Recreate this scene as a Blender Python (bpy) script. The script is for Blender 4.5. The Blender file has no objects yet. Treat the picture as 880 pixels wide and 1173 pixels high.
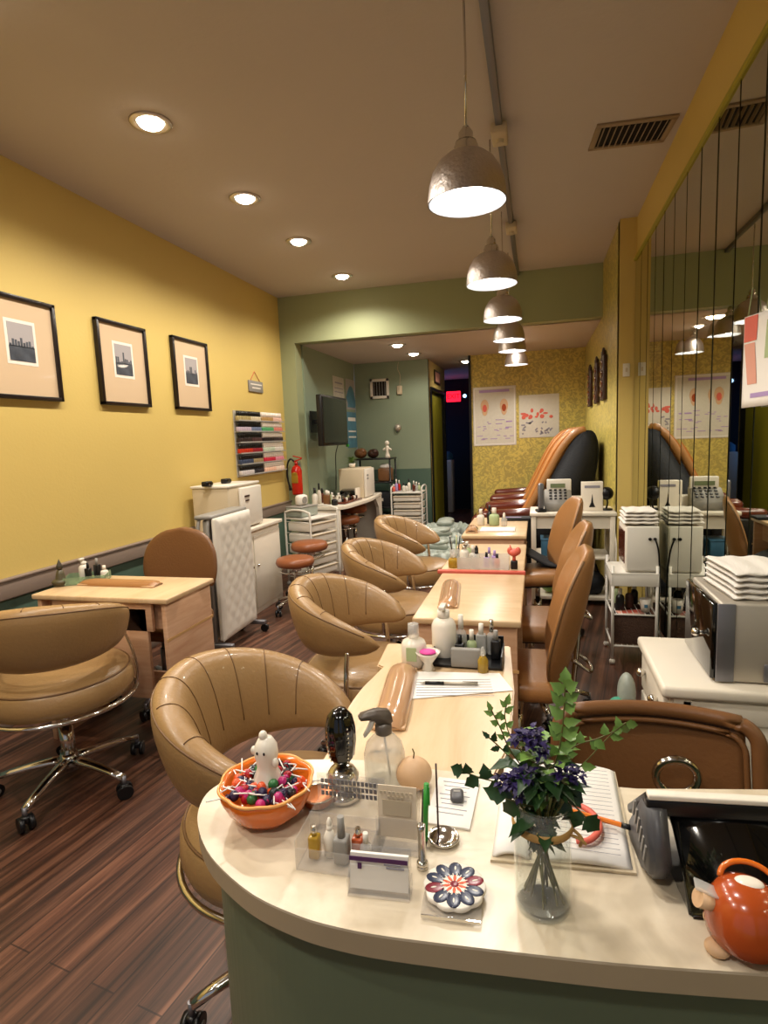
import bpy, bmesh, math, random
from mathutils import Vector, Matrix, Euler
PI = math.pi
rnd = random.Random(7)
scn = bpy.context.scene
COL = scn.collection

# ------------------------------------------------------------------ materials
def s2l(c):
    return tuple((x/12.92 if x <= .04045 else ((x+.055)/1.055)**2.4) for x in c)
def hx(h):
    h = h.lstrip('#')
    return s2l([int(h[i:i+2], 16)/255 for i in (0, 2, 4)])
def nd(nt, t, **kw):
    n = nt.nodes.new(t)
    for k, v in kw.items():
        if k in n.inputs.keys(): n.inputs[k].default_value = v
        else: setattr(n, k, v)
    return n
def mat(name, col, rough=.5, metal=0, bump=0, bscale=40, var=0, vscale=6, coat=0, trans=0, emit=0, ecol=None, ior=1.45, alpha=1, spec=.5):
    m = bpy.data.materials.new(name); m.use_nodes = True
    nt = m.node_tree; b = nt.nodes['Principled BSDF']
    c = hx(col) if isinstance(col, str) else col
    b.inputs['Base Color'].default_value = (*c, 1)
    b.inputs['Roughness'].default_value = rough
    b.inputs['Metallic'].default_value = metal
    b.inputs['Coat Weight'].default_value = coat
    b.inputs['Transmission Weight'].default_value = trans
    b.inputs['IOR'].default_value = ior
    b.inputs['Alpha'].default_value = alpha
    b.inputs['Specular IOR Level'].default_value = spec
    if emit:
        b.inputs['Emission Color'].default_value = (*(hx(ecol) if ecol else c), 1)
        b.inputs['Emission Strength'].default_value = emit
    if var or bump:
        tc = nd(nt, 'ShaderNodeTexCoord')
    if var:
        n = nd(nt, 'ShaderNodeTexNoise', Scale=vscale, Detail=4.0)
        nt.links.new(tc.outputs['Object'], n.inputs['Vector'])
        mx = nd(nt, 'ShaderNodeMix', data_type='RGBA')
        mx.inputs[6].default_value = (*[x*(1-var) for x in c], 1)
        mx.inputs[7].default_value = (*[min(1, x*(1+var)) for x in c], 1)
        nt.links.new(n.outputs['Fac'], mx.inputs[0])
        nt.links.new(mx.outputs[2], b.inputs['Base Color'])
    if bump:
        n2 = nd(nt, 'ShaderNodeTexNoise', Scale=bscale, Detail=3.0)
        nt.links.new(tc.outputs['Object'], n2.inputs['Vector'])
        bp = nd(nt, 'ShaderNodeBump', Strength=bump, Distance=.01)
        nt.links.new(n2.outputs['Fac'], bp.inputs['Height'])
        nt.links.new(bp.outputs['Normal'], b.inputs['Normal'])
    return m

M = {}
M['ceiling'] = mat('ceiling_paint', '#c2b8b2', .85, bump=.15, bscale=30, var=.06, vscale=.7)
M['yellow'] = mat('yellow_paint', '#cfb569', .55, bump=.08, bscale=60, var=.05, vscale=1.2)
M['green'] = mat('green_paint', '#9aa07a', .6, bump=.08, bscale=60, var=.05, vscale=1.5)
M['sage'] = mat('sage_green_paint', '#86937c', .6, bump=.08, bscale=60, var=.05, vscale=1.5)
M['teal'] = mat('dark_teal_green_paint', '#4b6254', .6, var=.1, vscale=2)
M['rail'] = mat('taupe_rail_paint', '#857468', .5, var=.08, vscale=5)
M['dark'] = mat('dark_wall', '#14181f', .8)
M['olive'] = mat('olive_paint', '#a39a26', .5)
M['desk_green'] = mat('desk_green_laminate', '#64705a', .35, var=.06, vscale=2)
M['white'] = mat('white_paint', '#dcd3c3', .4, var=.03, vscale=3)
M['whitegloss'] = mat('white_plastic', '#ddd6ca', .3)
M['white_metal'] = mat('white_painted_metal', '#d9d5cc', .35)
M['cream'] = mat('cream_plastic', '#c7b79b', .4)
M['grey'] = mat('grey_plastic', '#8b8781', .45)
M['black'] = mat('black_plastic', '#0e0e10', .35)
M['blackfab'] = mat('black_fabric', '#101218', .75, bump=.3, bscale=60)
M['blackgloss'] = mat('black_gloss', '#060606', .08, coat=.6)
M['chrome'] = mat('chrome', '#d8d4cc', .12, 1)
M['steel'] = mat('brushed_steel', '#b9b1a4', .5, .65, var=.08, vscale=3)
M['steel2'] = mat('dark_steel', '#85848a', .45, .8)
M['nickel'] = mat('hammered_nickel', '#d2cac6', .36, 1, bump=.3, bscale=70)
M['leather'] = mat('tan_leather', '#98774d', .36, bump=.12, bscale=90, var=.06, vscale=5, coat=.1)
M['leather2'] = mat('caramel_leather', '#9c6d40', .34, bump=.12, bscale=90, var=.06, vscale=5, coat=.1)
M['leather3'] = mat('brown_leather', '#714b2b', .38, bump=.12, bscale=90, var=.05, vscale=5)
M['seam'] = mat('leather_seam', '#6f5030', .5)
M['burgundy'] = mat('glossy_burgundy_wood', '#5a2415', .2, coat=.5)
M['orange_leather'] = mat('orange_tan_leather', '#c07a3c', .35)
M['paper'] = mat('white_paper', '#e6e2dc', .7)
M['paper2'] = mat('cream_card', '#d9c9b2', .6)
M['ink'] = mat('grey_print', '#8d8a94', .7)
M['frame'] = mat('black_frame', '#1c1210', .3)
M['mat_board'] = mat('beige_mount', '#d3b999', .25, coat=.7)
M['glass'] = mat('clear_glass', '#ffffff', .02, trans=1, ior=1.45)
M['acrylic'] = mat('clear_acrylic', '#f6f2ee', .04, trans=1, ior=1.2, spec=.6)
M['clearplastic'] = mat('clear_plastic', '#efece6', .15, trans=.85, ior=1.2)
def thin(name, tint, gloss=.9, diff=0.0, rough=.03, ior=1.45):
    m = bpy.data.materials.new(name); m.use_nodes = True; nt = m.node_tree; nt.nodes.clear()
    out = nd(nt, 'ShaderNodeOutputMaterial'); tr = nd(nt, 'ShaderNodeBsdfTransparent'); tr.inputs[0].default_value = (*tint, 1)
    gl = nd(nt, 'ShaderNodeBsdfGlossy'); gl.inputs['Roughness'].default_value = rough; gl.inputs[0].default_value = (gloss, gloss, gloss, 1)
    df = nd(nt, 'ShaderNodeBsdfDiffuse'); df.inputs[0].default_value = (*tint, 1)
    m1 = nd(nt, 'ShaderNodeMixShader'); m1.inputs[0].default_value = diff
    nt.links.new(tr.outputs[0], m1.inputs[1]); nt.links.new(df.outputs[0], m1.inputs[2])
    fr = nd(nt, 'ShaderNodeFresnel'); fr.inputs[0].default_value = ior
    m2 = nd(nt, 'ShaderNodeMixShader'); ge = nd(nt, 'ShaderNodeNewGeometry'); mm = nd(nt, 'ShaderNodeMath', operation='MULTIPLY_ADD'); mm.inputs[1].default_value = -1; mm.inputs[2].default_value = 1
    nt.links.new(ge.outputs['Backfacing'], mm.inputs[0]); mu = nd(nt, 'ShaderNodeMath', operation='MULTIPLY'); nt.links.new(fr.outputs[0], mu.inputs[0]); nt.links.new(mm.outputs[0], mu.inputs[1]); nt.links.new(mu.outputs[0], m2.inputs[0])
    nt.links.new(m1.outputs[0], m2.inputs[1]); nt.links.new(gl.outputs[0], m2.inputs[2]); nt.links.new(m2.outputs[0], out.inputs[0])
    return m
M['glass'] = thin('clear_glass', (.98, .99, .98), 1, .06, .02, 1.5)
M['thickglass'] = mat('thick_glass', '#ffffff', .02, trans=1, ior=1.4)
M['acrylic'] = thin('clear_acrylic', (.94, .93, .92), .8, .10)
M['clearplastic'] = thin('clear_plastic', (.88, .87, .84), .8, .30, .1)
M['water'] = thin('water', (.99, .995, .985), 1, .0, .01, 1.15)
M['orange_glaze'] = mat('orange_glaze', '#d5691c', .18, coat=.5, var=.1, vscale=12)
M['terracotta'] = mat('orange_brown_glaze', '#a8481c', .22, coat=.5, var=.12, vscale=14)
M['bisque'] = mat('beige_clay', '#cfa982', .5, var=.12, vscale=20)
M['ghost'] = mat('white_ceramic', '#e6ddce', .25)
M['leaf'] = mat('ivy_leaf', '#6b8c42', .4, var=.35, vscale=25)
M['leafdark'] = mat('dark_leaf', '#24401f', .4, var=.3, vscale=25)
M['stem'] = mat('green_brown_stem', '#5c5a2c', .5)
M['purple'] = mat('purple_petals', '#23154c', .5, var=.4, vscale=60)
M['raffia'] = mat('raffia', '#b78f52', .7)
M['red'] = mat('red_enamel', '#b5200f', .25)
M['pinkred'] = mat('coral_red', '#d2604f', .45)
M['pencil'] = mat('orange_pencil', '#df7a22', .4)
M['pink'] = mat('pink', '#d7459a', .5)
M['lilac'] = mat('lilac', '#a98fc0', .5)
M['blue'] = mat('blue_bin', '#3f6f8e', .5)
M['pale_green'] = mat('pale_green', '#a8b88a', .5)
M['amber'] = mat('amber_liquid', '#c9a438', .1, trans=.5)
M['towel'] = mat('white_terry', '#e3ddd5', .95, bump=.6, bscale=250)
M['bag'] = mat('clear_grey_liner', '#98a096', .3, bump=.8, bscale=14, var=.25, vscale=14)
M['wicker'] = mat('brown_wicker', '#4a3224', .7, bump=1, bscale=120, var=.4, vscale=60)
M['card'] = mat('purple_ink', '#4b2450', .5)
M['ring'] = mat('white_ring', '#e8e0d4', .4)
M['vent'] = mat('vent_paint', '#96826a', .5)
M['ventdark'] = mat('vent_shadow', '#1e1a16', .9)
M['screen'] = mat('tv_screen', '#22261f', .25)
M['poster_blue'] = mat('poster_blue', '#4f7f96', .5, var=.4, vscale=9)
M['poster_grey'] = mat('poster_grey', '#b9b6ab', .5, var=.2, vscale=12)
M['photo'] = mat('bw_photo', '#4a4f58', .3, var=.8, vscale=16, coat=.6)
M['photolight'] = mat('pale_photo_sky', '#a9a3a4', .3, coat=.6)
M['carv'] = mat('dark_carved_wood', '#3a2117', .45, bump=.6, bscale=50)
M['green_plastic'] = mat('green_plastic', '#2d8a2f', .35)
M['bulb'] = mat('lamp_bulb', '#fff4e6', .5, emit=12, ecol='#fff1e0')
M['bulbhot'] = mat('downlight_bulb', '#fff4e6', .5, emit=30, ecol='#ffe9cc')
M['shade_in'] = mat('white_enamel_inside', '#c3cad6', .5)
M['exit'] = mat('exit_red', '#ff1020', .5, emit=2.5, ecol='#ff1830')
M['exitlight'] = mat('emergency_lamp', '#cfe6ff', .5, emit=4, ecol='#9fc8ff')
M['bluewin'] = mat('blue_daylight_pane', '#5f8fd0', .5, emit=1.6, ecol='#4d86d8')
M['green_led'] = mat('lcd', '#6f7a58', .4)
M['skin'] = mat('peach_skin_print', '#d79a86', .6)
M['mouse'] = mat('dark_grey_plastic', '#4c4b4e', .4)

def wood(name, cols, scale, rough, rot=0, plank=None, coat=0):
    m = bpy.data.materials.new(name); m.use_nodes = True
    nt = m.node_tree; b = nt.nodes['Principled BSDF']
    tc = nd(nt, 'ShaderNodeTexCoord'); mp = nd(nt, 'ShaderNodeMapping')
    mp.inputs['Rotation'].default_value = (0, 0, rot)
    nt.links.new(tc.outputs['Object'], mp.inputs['Vector'])
    sc = nd(nt, 'ShaderNodeMapping'); sc.inputs['Scale'].default_value = scale
    nt.links.new(mp.outputs['Vector'], sc.inputs['Vector'])
    n = nd(nt, 'ShaderNodeTexNoise', Scale=1.0, Detail=6.0, Roughness=.62)
    n.inputs['Distortion'].default_value = .6
    nt.links.new(sc.outputs['Vector'], n.inputs['Vector'])
    cr = nd(nt, 'ShaderNodeValToRGB')
    el = cr.color_ramp.elements
    el[0].position = .32; el[0].color = (*hx(cols[0]), 1)
    el[1].position = .68; el[1].color = (*hx(cols[-1]), 1)
    if len(cols) > 2:
        e = el.new(.5); e.color = (*hx(cols[1]), 1)
    nt.links.new(n.outputs['Fac'], cr.inputs['Fac'])
    out = cr.outputs['Color']
    if plank:
        br = nd(nt, 'ShaderNodeTexBrick')
        br.inputs['Scale'].default_value = 1
        br.inputs['Brick Width'].default_value = plank[0]
        br.inputs['Row Height'].default_value = plank[1]
        br.inputs['Mortar Size'].default_value = .0025
        br.inputs['Color1'].default_value = (.6, .6, .6, 1)
        br.inputs['Color2'].default_value = (1.15, 1.12, 1.1, 1)
        br.inputs['Mortar'].default_value = (.12, .1, .09, 1)
        m2 = nd(nt, 'ShaderNodeMapping'); m2.inputs['Rotation'].default_value = (0, 0, PI/2)
        nt.links.new(mp.outputs['Vector'], m2.inputs['Vector'])
        nt.links.new(m2.outputs['Vector'], br.inputs['Vector'])
        mx = nd(nt, 'ShaderNodeMix', data_type='RGBA', blend_type='MULTIPLY')
        mx.inputs[0].default_value = .75
        nt.links.new(out, mx.inputs[6]); nt.links.new(br.outputs['Color'], mx.inputs[7])
        out = mx.outputs[2]
    nt.links.new(out, b.inputs['Base Color'])
    b.inputs['Roughness'].default_value = rough
    b.inputs['Coat Weight'].default_value = coat
    return m
M['floor'] = wood('walnut_laminate', ['#26160f', '#513224', '#7d5540'], (30, 1.2, 1), .42, rot=.16, plank=(1.9, .085))
M['maple'] = wood('pale_maple_laminate', ['#c6a57b', '#cfb088', '#d6ba95'], (14, 3, 3), .32)
M['maple_pink'] = wood('pinkish_maple_panel', ['#b98b6b', '#c49a79', '#cda585'], (3, 3, 30), .4)
M['maple_edge'] = mat('maple_edge', '#c99f69', .4)

def stone():
    m = bpy.data.materials.new('cream_marbled_laminate'); m.use_nodes = True
    nt = m.node_tree; b = nt.nodes['Principled BSDF']
    tc = nd(nt, 'ShaderNodeTexCoord')
    n = nd(nt, 'ShaderNodeTexNoise', Scale=7.0, Detail=5.0); n.inputs['Distortion'].default_value = 1.2
    nt.links.new(tc.outputs['Object'], n.inputs['Vector'])
    cr = nd(nt, 'ShaderNodeValToRGB'); el = cr.color_ramp.elements
    el[0].position = .35; el[0].color = (*hx('#c4b59c'), 1)
    el[1].position = .62; el[1].color = (*hx('#dccfb8'), 1)
    nt.links.new(n.outputs['Fac'], cr.inputs['Fac'])
    nt.links.new(cr.outputs['Color'], b.inputs['Base Color'])
    b.inputs['Roughness'].default_value = .28
    return m
M['counter'] = stone()
M['counter_edge'] = mat('counter_edge_band', '#a8977c', .4, var=.05, vscale=8)

def floral():
    m = bpy.data.materials.new('yellow_leaf_wallpaper'); m.use_nodes = True
    nt = m.node_tree; b = nt.nodes['Principled BSDF']
    tc = nd(nt, 'ShaderNodeTexCoord')
    n = nd(nt, 'ShaderNodeTexNoise', Scale=14.0, Detail=5.0); n.inputs['Distortion'].default_value = 2.2
    nt.links.new(tc.outputs['Object'], n.inputs['Vector'])
    cr = nd(nt, 'ShaderNodeValToRGB'); el = cr.color_ramp.elements
    el[0].position = .42; el[0].color = (*hx('#cfbc60'), 1)
    el[1].position = .56; el[1].color = (*hx('#aa9b54'), 1)
    nt.links.new(n.outputs['Fac'], cr.inputs['Fac'])
    nt.links.new(cr.outputs['Color'], b.inputs['Base Color'])
    b.inputs['Roughness'].default_value = .38
    return m
M['floral'] = floral()
M['mirror'] = mat('mirror_silver', '#c9cbb9', .015, 1)
M['mirroredge'] = mat('mirror_seam', '#1a1d16', .3)

# ------------------------------------------------------------------ mesh builder
class MB:
    def __init__(s): s.bm = bmesh.new(); s.mi = 0
    def m(s, i): s.mi = i; return s
    def _add(s, tmp, smooth=False):
        for f in tmp.faces: f.material_index = s.mi; f.smooth = smooth
        me = bpy.data.meshes.new('t'); tmp.to_mesh(me); tmp.free()
        s.bm.from_mesh(me); bpy.data.meshes.remove(me); return s
    def box(s, c, d, r=0, rot=(0, 0, 0), seg=2):
        t = bmesh.new(); bmesh.ops.create_cube(t, size=1)
        for v in t.verts: v.co = Vector((v.co.x*d[0], v.co.y*d[1], v.co.z*d[2]))
        if r:
            bmesh.ops.bevel(t, geom=list(t.edges), offset=min(r, min(d)*.48), segments=seg, affect='EDGES', profile=.5)
        mt = Matrix.Translation(c) @ Euler(rot).to_matrix().to_4x4()
        bmesh.ops.transform(t, matrix=mt, verts=t.verts)
        return s._add(t, bool(r))
    def cyl(s, a, b, r0, r1=None, seg=20, smooth=True):
        a = Vector(a); b = Vector(b); r1 = r0 if r1 is None else r1
        t = bmesh.new(); L = (b-a).length
        bmesh.ops.create_cone(t, cap_ends=True, segments=seg, radius1=r0, radius2=r1, depth=L)
        q = Vector((0, 0, 1)).rotation_difference((b-a).normalized())
        bmesh.ops.transform(t, matrix=Matrix.Translation((a+b)/2) @ q.to_matrix().to_4x4(), verts=t.verts)
        for f in t.faces: f.smooth = smooth and len(f.verts) == 4
        for f in t.faces: f.material_index = s.mi
        me = bpy.data.meshes.new('t'); t.to_mesh(me); t.free(); s.bm.from_mesh(me); bpy.data.meshes.remove(me)
        return s
    def sph(s, c, r, rot=(0, 0, 0), u=20, v=12):
        if not hasattr(r, '__len__'): r = (r, r, r)
        t = bmesh.new(); bmesh.ops.create_uvsphere(t, u_segments=u, v_segments=v, radius=1)
        mt = Matrix.Translation(c) @ Euler(rot).to_matrix().to_4x4() @ Matrix.Diagonal((*r, 1))
        bmesh.ops.transform(t, matrix=mt, verts=t.verts)
        return s._add(t, True)
    def lathe(s, prof, c=(0, 0, 0), seg=28, fn=None, rot=None):
        t = bmesh.new(); rings = []
        for r, z in prof:
            ring = []
            for k in range(seg):
                a = 2*PI*k/seg; rr = r*(fn(a, z) if fn else 1)
                ring.append(t.verts.new((rr*math.cos(a), rr*math.sin(a), z)))
            rings.append(ring)
        for i in range(len(rings)-1):
            for k in range(seg):
                k2 = (k+1) % seg
                t.faces.new((rings[i][k], rings[i][k2], rings[i+1][k2], rings[i+1][k]))
        if prof[0][0] > 1e-5 and prof[0] != prof[-1]: pass
        bmesh.ops.remove_doubles(t, verts=t.verts, dist=1e-6)
        bmesh.ops.recalc_face_normals(t, faces=t.faces)
        mt = Matrix.Translation(c)
        if rot: mt = mt @ Euler(rot).to_matrix().to_4x4()
        bmesh.ops.transform(t, matrix=mt, verts=t.verts)
        return s._add(t, True)
    def tube(s, pts, r, closed=False, seg=8, flat=1.0):
        pts = [Vector(p) for p in pts]; n = len(pts)
        rr = r if hasattr(r, '__len__') else [r]*n
        t = bmesh.new(); rings = []; up = Vector((0, 0, 1)); pn = None
        for i, p in enumerate(pts):
            if closed: d = pts[(i+1) % n]-pts[i-1]
            else: d = pts[min(i+1, n-1)]-pts[max(i-1, 0)]
            d.normalize()
            if pn is None:
                x = d.cross(up)
                if x.length < 1e-3: x = d.cross(Vector((1, 0, 0)))
            else:
                x = pn - d*pn.dot(d)
            x.normalize(); pn = x; y = d.cross(x)
            rings.append([t.verts.new(p+(x*math.cos(2*PI*k/seg)+y*math.sin(2*PI*k/seg)*flat)*rr[i]) for k in range(seg)])
        m_ = n if closed else n-1
        for i in range(m_):
            A = rings[i]; B = rings[(i+1) % n]
            for k in range(seg):
                t.faces.new((A[k], A[(k+1) % seg], B[(k+1) % seg], B[k]))
        if not closed:
            t.faces.new(rings[0][::-1]); t.faces.new(rings[-1])
        bmesh.ops.recalc_face_normals(t, faces=t.faces)
        return s._add(t, True)
    def prism(s, poly, z0, z1, bevel=0, smooth=False):
        t = bmesh.new()
        a = [t.verts.new((x, y, z0)) for x, y in poly]; b = [t.verts.new((x, y, z1)) for x, y in poly]
        n = len(poly)
        t.faces.new(a[::-1]); t.faces.new(b)
        for i in range(n): t.faces.new((a[i], a[(i+1) % n], b[(i+1) % n], b[i]))
        bmesh.ops.recalc_face_normals(t, faces=t.faces)
        if bevel:
            es = [e for e in t.edges if abs(e.verts[0].co.z-e.verts[1].co.z) < 1e-7]
            bmesh.ops.bevel(t, geom=es, offset=bevel, segments=2, affect='EDGES')
        return s._add(t, smooth)
    def xprism(s, poly, x0, x1, axis='x', bevel=0):
        # poly in the other two axes
        t = bmesh.new()
        f = {'x': lambda u, v, w: (w, u, v), 'y': lambda u, v, w: (u, w, v)}[axis]
        a = [t.verts.new(f(u, v, x0)) for u, v in poly]; b = [t.verts.new(f(u, v, x1)) for u, v in poly]
        n = len(poly)
        t.faces.new(a[::-1]); t.faces.new(b)
        for i in range(n): t.faces.new((a[i], a[(i+1) % n], b[(i+1) % n], b[i]))
        bmesh.ops.recalc_face_normals(t, faces=t.faces)
        if bevel:
            bmesh.ops.bevel(t, geom=list(t.edges), offset=bevel, segments=2, affect='EDGES')
        return s._add(t, bool(bevel))
    def grid(s, fn, nu, nv, thick=0, smooth=True, cu=False, cv=False):
        t = bmesh.new()
        V = [[t.verts.new(fn(i/(nu if cu else nu-1), j/(nv if cv else nv-1))) for j in range(nv)] for i in range(nu)]
        for i in range(nu if cu else nu-1):
            for j in range(nv if cv else nv-1):
                t.faces.new((V[i][j], V[(i+1) % nu][j], V[(i+1) % nu][(j+1) % nv], V[i][(j+1) % nv]))
        bmesh.ops.recalc_face_normals(t, faces=t.faces)
        if thick:
            bmesh.ops.solidify(t, geom=list(t.faces), thickness=thick)
        return s._add(t, smooth)
    def build(s, name, mats, parent=None, loc=None, rot=None):
        me = bpy.data.meshes.new(name); s.bm.to_mesh(me); s.bm.free()
        for m_ in (mats if isinstance(mats, (list, tuple)) else [mats]):
            me.materials.append(M[m_] if isinstance(m_, str) else m_)
        o = bpy.data.objects.new(name, me); COL.objects.link(o)
        if parent: o.parent = parent
        if loc: o.location = loc
        if rot: o.rotation_euler = rot
        return o

def tag(o, label, cat, group=None, kind=None):
    o['label'] = label; o['category'] = cat
    if group: o['group'] = group
    if kind: o['kind'] = kind
    return o
def thing(name, label, cat, loc=(0, 0, 0), rz=0, group=None):
    o = bpy.data.objects.new(name, None); COL.objects.link(o)
    o.location = loc; o.rotation_euler = (0, 0, rz); o.empty_display_size = .05
    return tag(o, label, cat, group)
KIDS = {}
def copy_tree(o, parent=None):
    c = o.copy(); COL.objects.link(c)
    if parent: c.parent = parent
    for ch in list(o.children): copy_tree(ch, c)
    return c
def again(o, loc, rz=None, label=None, scale=None):
    c = copy_tree(o); c.location = loc
    if rz is not None: c.rotation_euler = (0, 0, rz)
    if label: c['label'] = label
    if scale: c.scale = scale
    return c
def struct(name, mb, m): 
    o = mb.build(name, m); o['kind'] = 'structure'; return o
def catmull(P, n=8, closed=False):
    out = []; L = len(P)
    rng = range(L) if closed else range(L-1)
    for i in rng:
        p = [Vector(P[(i+k-1) % L]) if closed else Vector(P[max(0, min(L-1, i+k-1))]) for k in range(4)]
        for j in range(n):
            t = j/n
            out.append(.5*((2*p[1])+(p[2]-p[0])*t+(2*p[0]-5*p[1]+4*p[2]-p[3])*t*t+(3*p[1]-p[0]-3*p[2]+p[3])*t**3))
    if not closed: out.append(Vector(P[-1]))
    return out

# ------------------------------------------------------------------ room
WL, WR, YF, YH, YB, ZC, ZL = -2.74, .73, -1.6, 6.11, 8.2, 3.02, 2.525
struct('floor', MB().box(((WL+WR)/2, 5.1, -.05), (WR-WL+.6, 14, .1)), 'floor')
struct('ceiling', MB().box(((WL+WR)/2, (YF+YH)/2+.04, ZC+.05), (WR-WL+.5, YH-YF+.3, .1)), 'ceiling')
struct('ceiling_back', MB().box(((WL+WR)/2, 8.9, ZL+.1), (WR-WL+.5, 5.3, .2)), 'ceiling')
b = MB().box((WL-.06, 2.26, (.72+ZC)/2), (.12, 7.72, ZC-.72))
struct('wall_left', b, 'yellow')
struct('wall_left_lower', MB().box((WL-.06, 2.26, .36), (.12, 7.72, .72)), 'teal')
b = MB().box((WL+.012, 2.26, .73), (.028, 7.7, .1), .006).box((WL+.016, 2.26, .785), (.036, 7.7, .015), .004)
struct('trim_1', b, 'rail')
struct('baseboard_left', MB().box((WL+.01, 2.26, .05), (.02, 7.7, .1), .004), 'rail')
# header wall with pilaster, thick
b = MB().box(((WL+WR)/2, YH+.09, (ZL+ZC)/2), (WR-WL, .18, ZC-ZL))
b.box((WL+.085, YH+.09, ZL/2), (.17, .18, ZL))
struct('wall_header', b, 'green')
# alcove left wall and rear green wall
struct('wall_alcove_left', MB().box((-2.62, 7.24, ZL/2), (.14, 1.9, ZL)), 'sage')
b = MB().box((-2.01, YB+.05, .5+ZL/2), (1.08, .1, ZL-1.0)) 
struct('wall_back_left', b, 'sage')
struct('wall_back_left_lower', MB().box((-2.01, YB+.05, .5), (1.08, .1, 1.0)), 'teal')
# wall with side door
b = MB().box((-1.52, 9.0, (2.15+ZL)/2), (.1, 1.5, ZL-2.15)).box((-1.52, 8.29, 1.1), (.1, .08, 2.2)).box((-1.52, 9.70, 1.1), (.1, .1, 2.2))
struct('wall_corridor_left', b, 'yellow')
t = MB().box((-1.49, 8.36, 1.06), (.08, .06, 2.12)).box((-1.49, 9.62, 1.06), (.08, .06, 2.12)).box((-1.49, 9.0, 2.13), (.08, 1.3, .05))
struct('trim_2', t, 'black')
struct('door_1', MB().box((-1.53, 9.0, 1.05), (.05, 1.2, 2.1)), 'olive')
# dark corridor end and sides
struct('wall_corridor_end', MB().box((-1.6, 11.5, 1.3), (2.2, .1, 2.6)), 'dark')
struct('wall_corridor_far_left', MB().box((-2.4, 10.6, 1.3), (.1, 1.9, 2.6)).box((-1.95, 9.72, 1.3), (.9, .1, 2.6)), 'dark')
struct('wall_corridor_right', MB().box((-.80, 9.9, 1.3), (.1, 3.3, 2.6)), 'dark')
struct('wall_back_right', MB().box((-.1, YB+.05, ZL/2), (1.54, .1, ZL)), 'floral')
struct('trim_3', MB().box((-.885, YB+.04, ZL/2), (.03, .14, ZL)), 'black')
struct('wall_right_back', MB().box((.68, 6.6, ZL/2), (.12, 3.3, ZL)).box((.68, 5.55, (ZL+ZC)/2), (.12, 1.18, ZC-ZL)), 'floral')
b = MB().box((.73, 4.99, ZC/2), (.22, .1, ZC)).box((.79, 1.67, ZC/2), (.1, 6.6, ZC))
struct('wall_right', b, 'yellow')
# mirror panels, seams between
pw = .263; y0 = 4.935
k = 0
prev = None
yy = y0
while yy > -1.5:
    gap = .024 if k % 3 == 1 else .014
    mb = MB().box((.7335, yy-pw/2, 1.36), (.006, pw-gap, 2.69), rot=(0, 0, (.0035, -.003, .0015, -.0045, .002)[k % 5]))
    o = mb.build('mirror_panel', 'mirror'); o['kind'] = 'structure'; o.name = 'wall_mirror'
    k += 1; yy -= pw
struct('trim_4', MB().box((.7395, 1.72, 1.36), (.004, 6.44, 2.7)), 'mirroredge')
struct('trim_5', MB().box((.728, 1.72, 2.713), (.02, 6.44, .02), .004), 'olive')
# front shopfront wall behind the camera
b = MB().box(((WL+WR)/2, YF-.05, .2), (3.5, .1, .4)).box(((WL+WR)/2, YF-.05, 2.85), (3.5, .1, .4)).box((WL+.1, YF-.05, 1.5), (.2, .1, 3)).box((WR-.1, YF-.05, 1.5), (.2, .1, 3)).box((-1, YF-.05, 1.5), (.1, .1, 3))
struct('wall_front', b, 'yellow')

# ------------------------------------------------------------------ camera
R = ((.967, -.006, -.255), (.252, -.132, .959), (-.040, -.991, -.126))
def cam():
    import mathutils
    def n(v): return v.normalized()
    f = 665.0
    fw = n(Vector((175, -91.5, f))); dn = Vector((209, 5232, f)); dn = n(dn-fw*dn.dot(fw)) if abs(dn.dot(fw)) > 1e-9 else n(dn)
    dn = n(dn); rt = n(dn.cross(fw))
    # world = rows
    Rm = Matrix((rt, fw, -dn))
    cx = Rm @ Vector((1, 0, 0)); cy = -(Rm @ Vector((0, 1, 0))); cz = -(Rm @ Vector((0, 0, 1)))
    mw = Matrix(((cx.x, cy.x, cz.x, 0), (cx.y, cy.y, cz.y, 0), (cx.z, cy.z, cz.z, 1.45), (0, 0, 0, 1)))
    cd = bpy.data.cameras.new('camera'); cd.sensor_fit = 'HORIZONTAL'; cd.sensor_width = 36; cd.lens = 36*f/880
    cd.clip_start = .02
    o = bpy.data.objects.new('camera', cd); COL.objects.link(o); o.matrix_world = mw
    scn.camera = o
cam()
# ------------------------------------------------------------------ lights
def spot(loc, e, ang=150, col=(1, .915, .79), r=.05, blend=.6, rot=(0, 0, 0)):
    l = bpy.data.lights.new('spot', 'SPOT'); l.energy = e; l.spot_size = math.radians(ang); l.spot_blend = blend
    l.color = col; l.shadow_soft_size = r
    o = bpy.data.objects.new('lamp_light', l); COL.objects.link(o); o.location = loc; o.rotation_euler = rot
    return o

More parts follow.
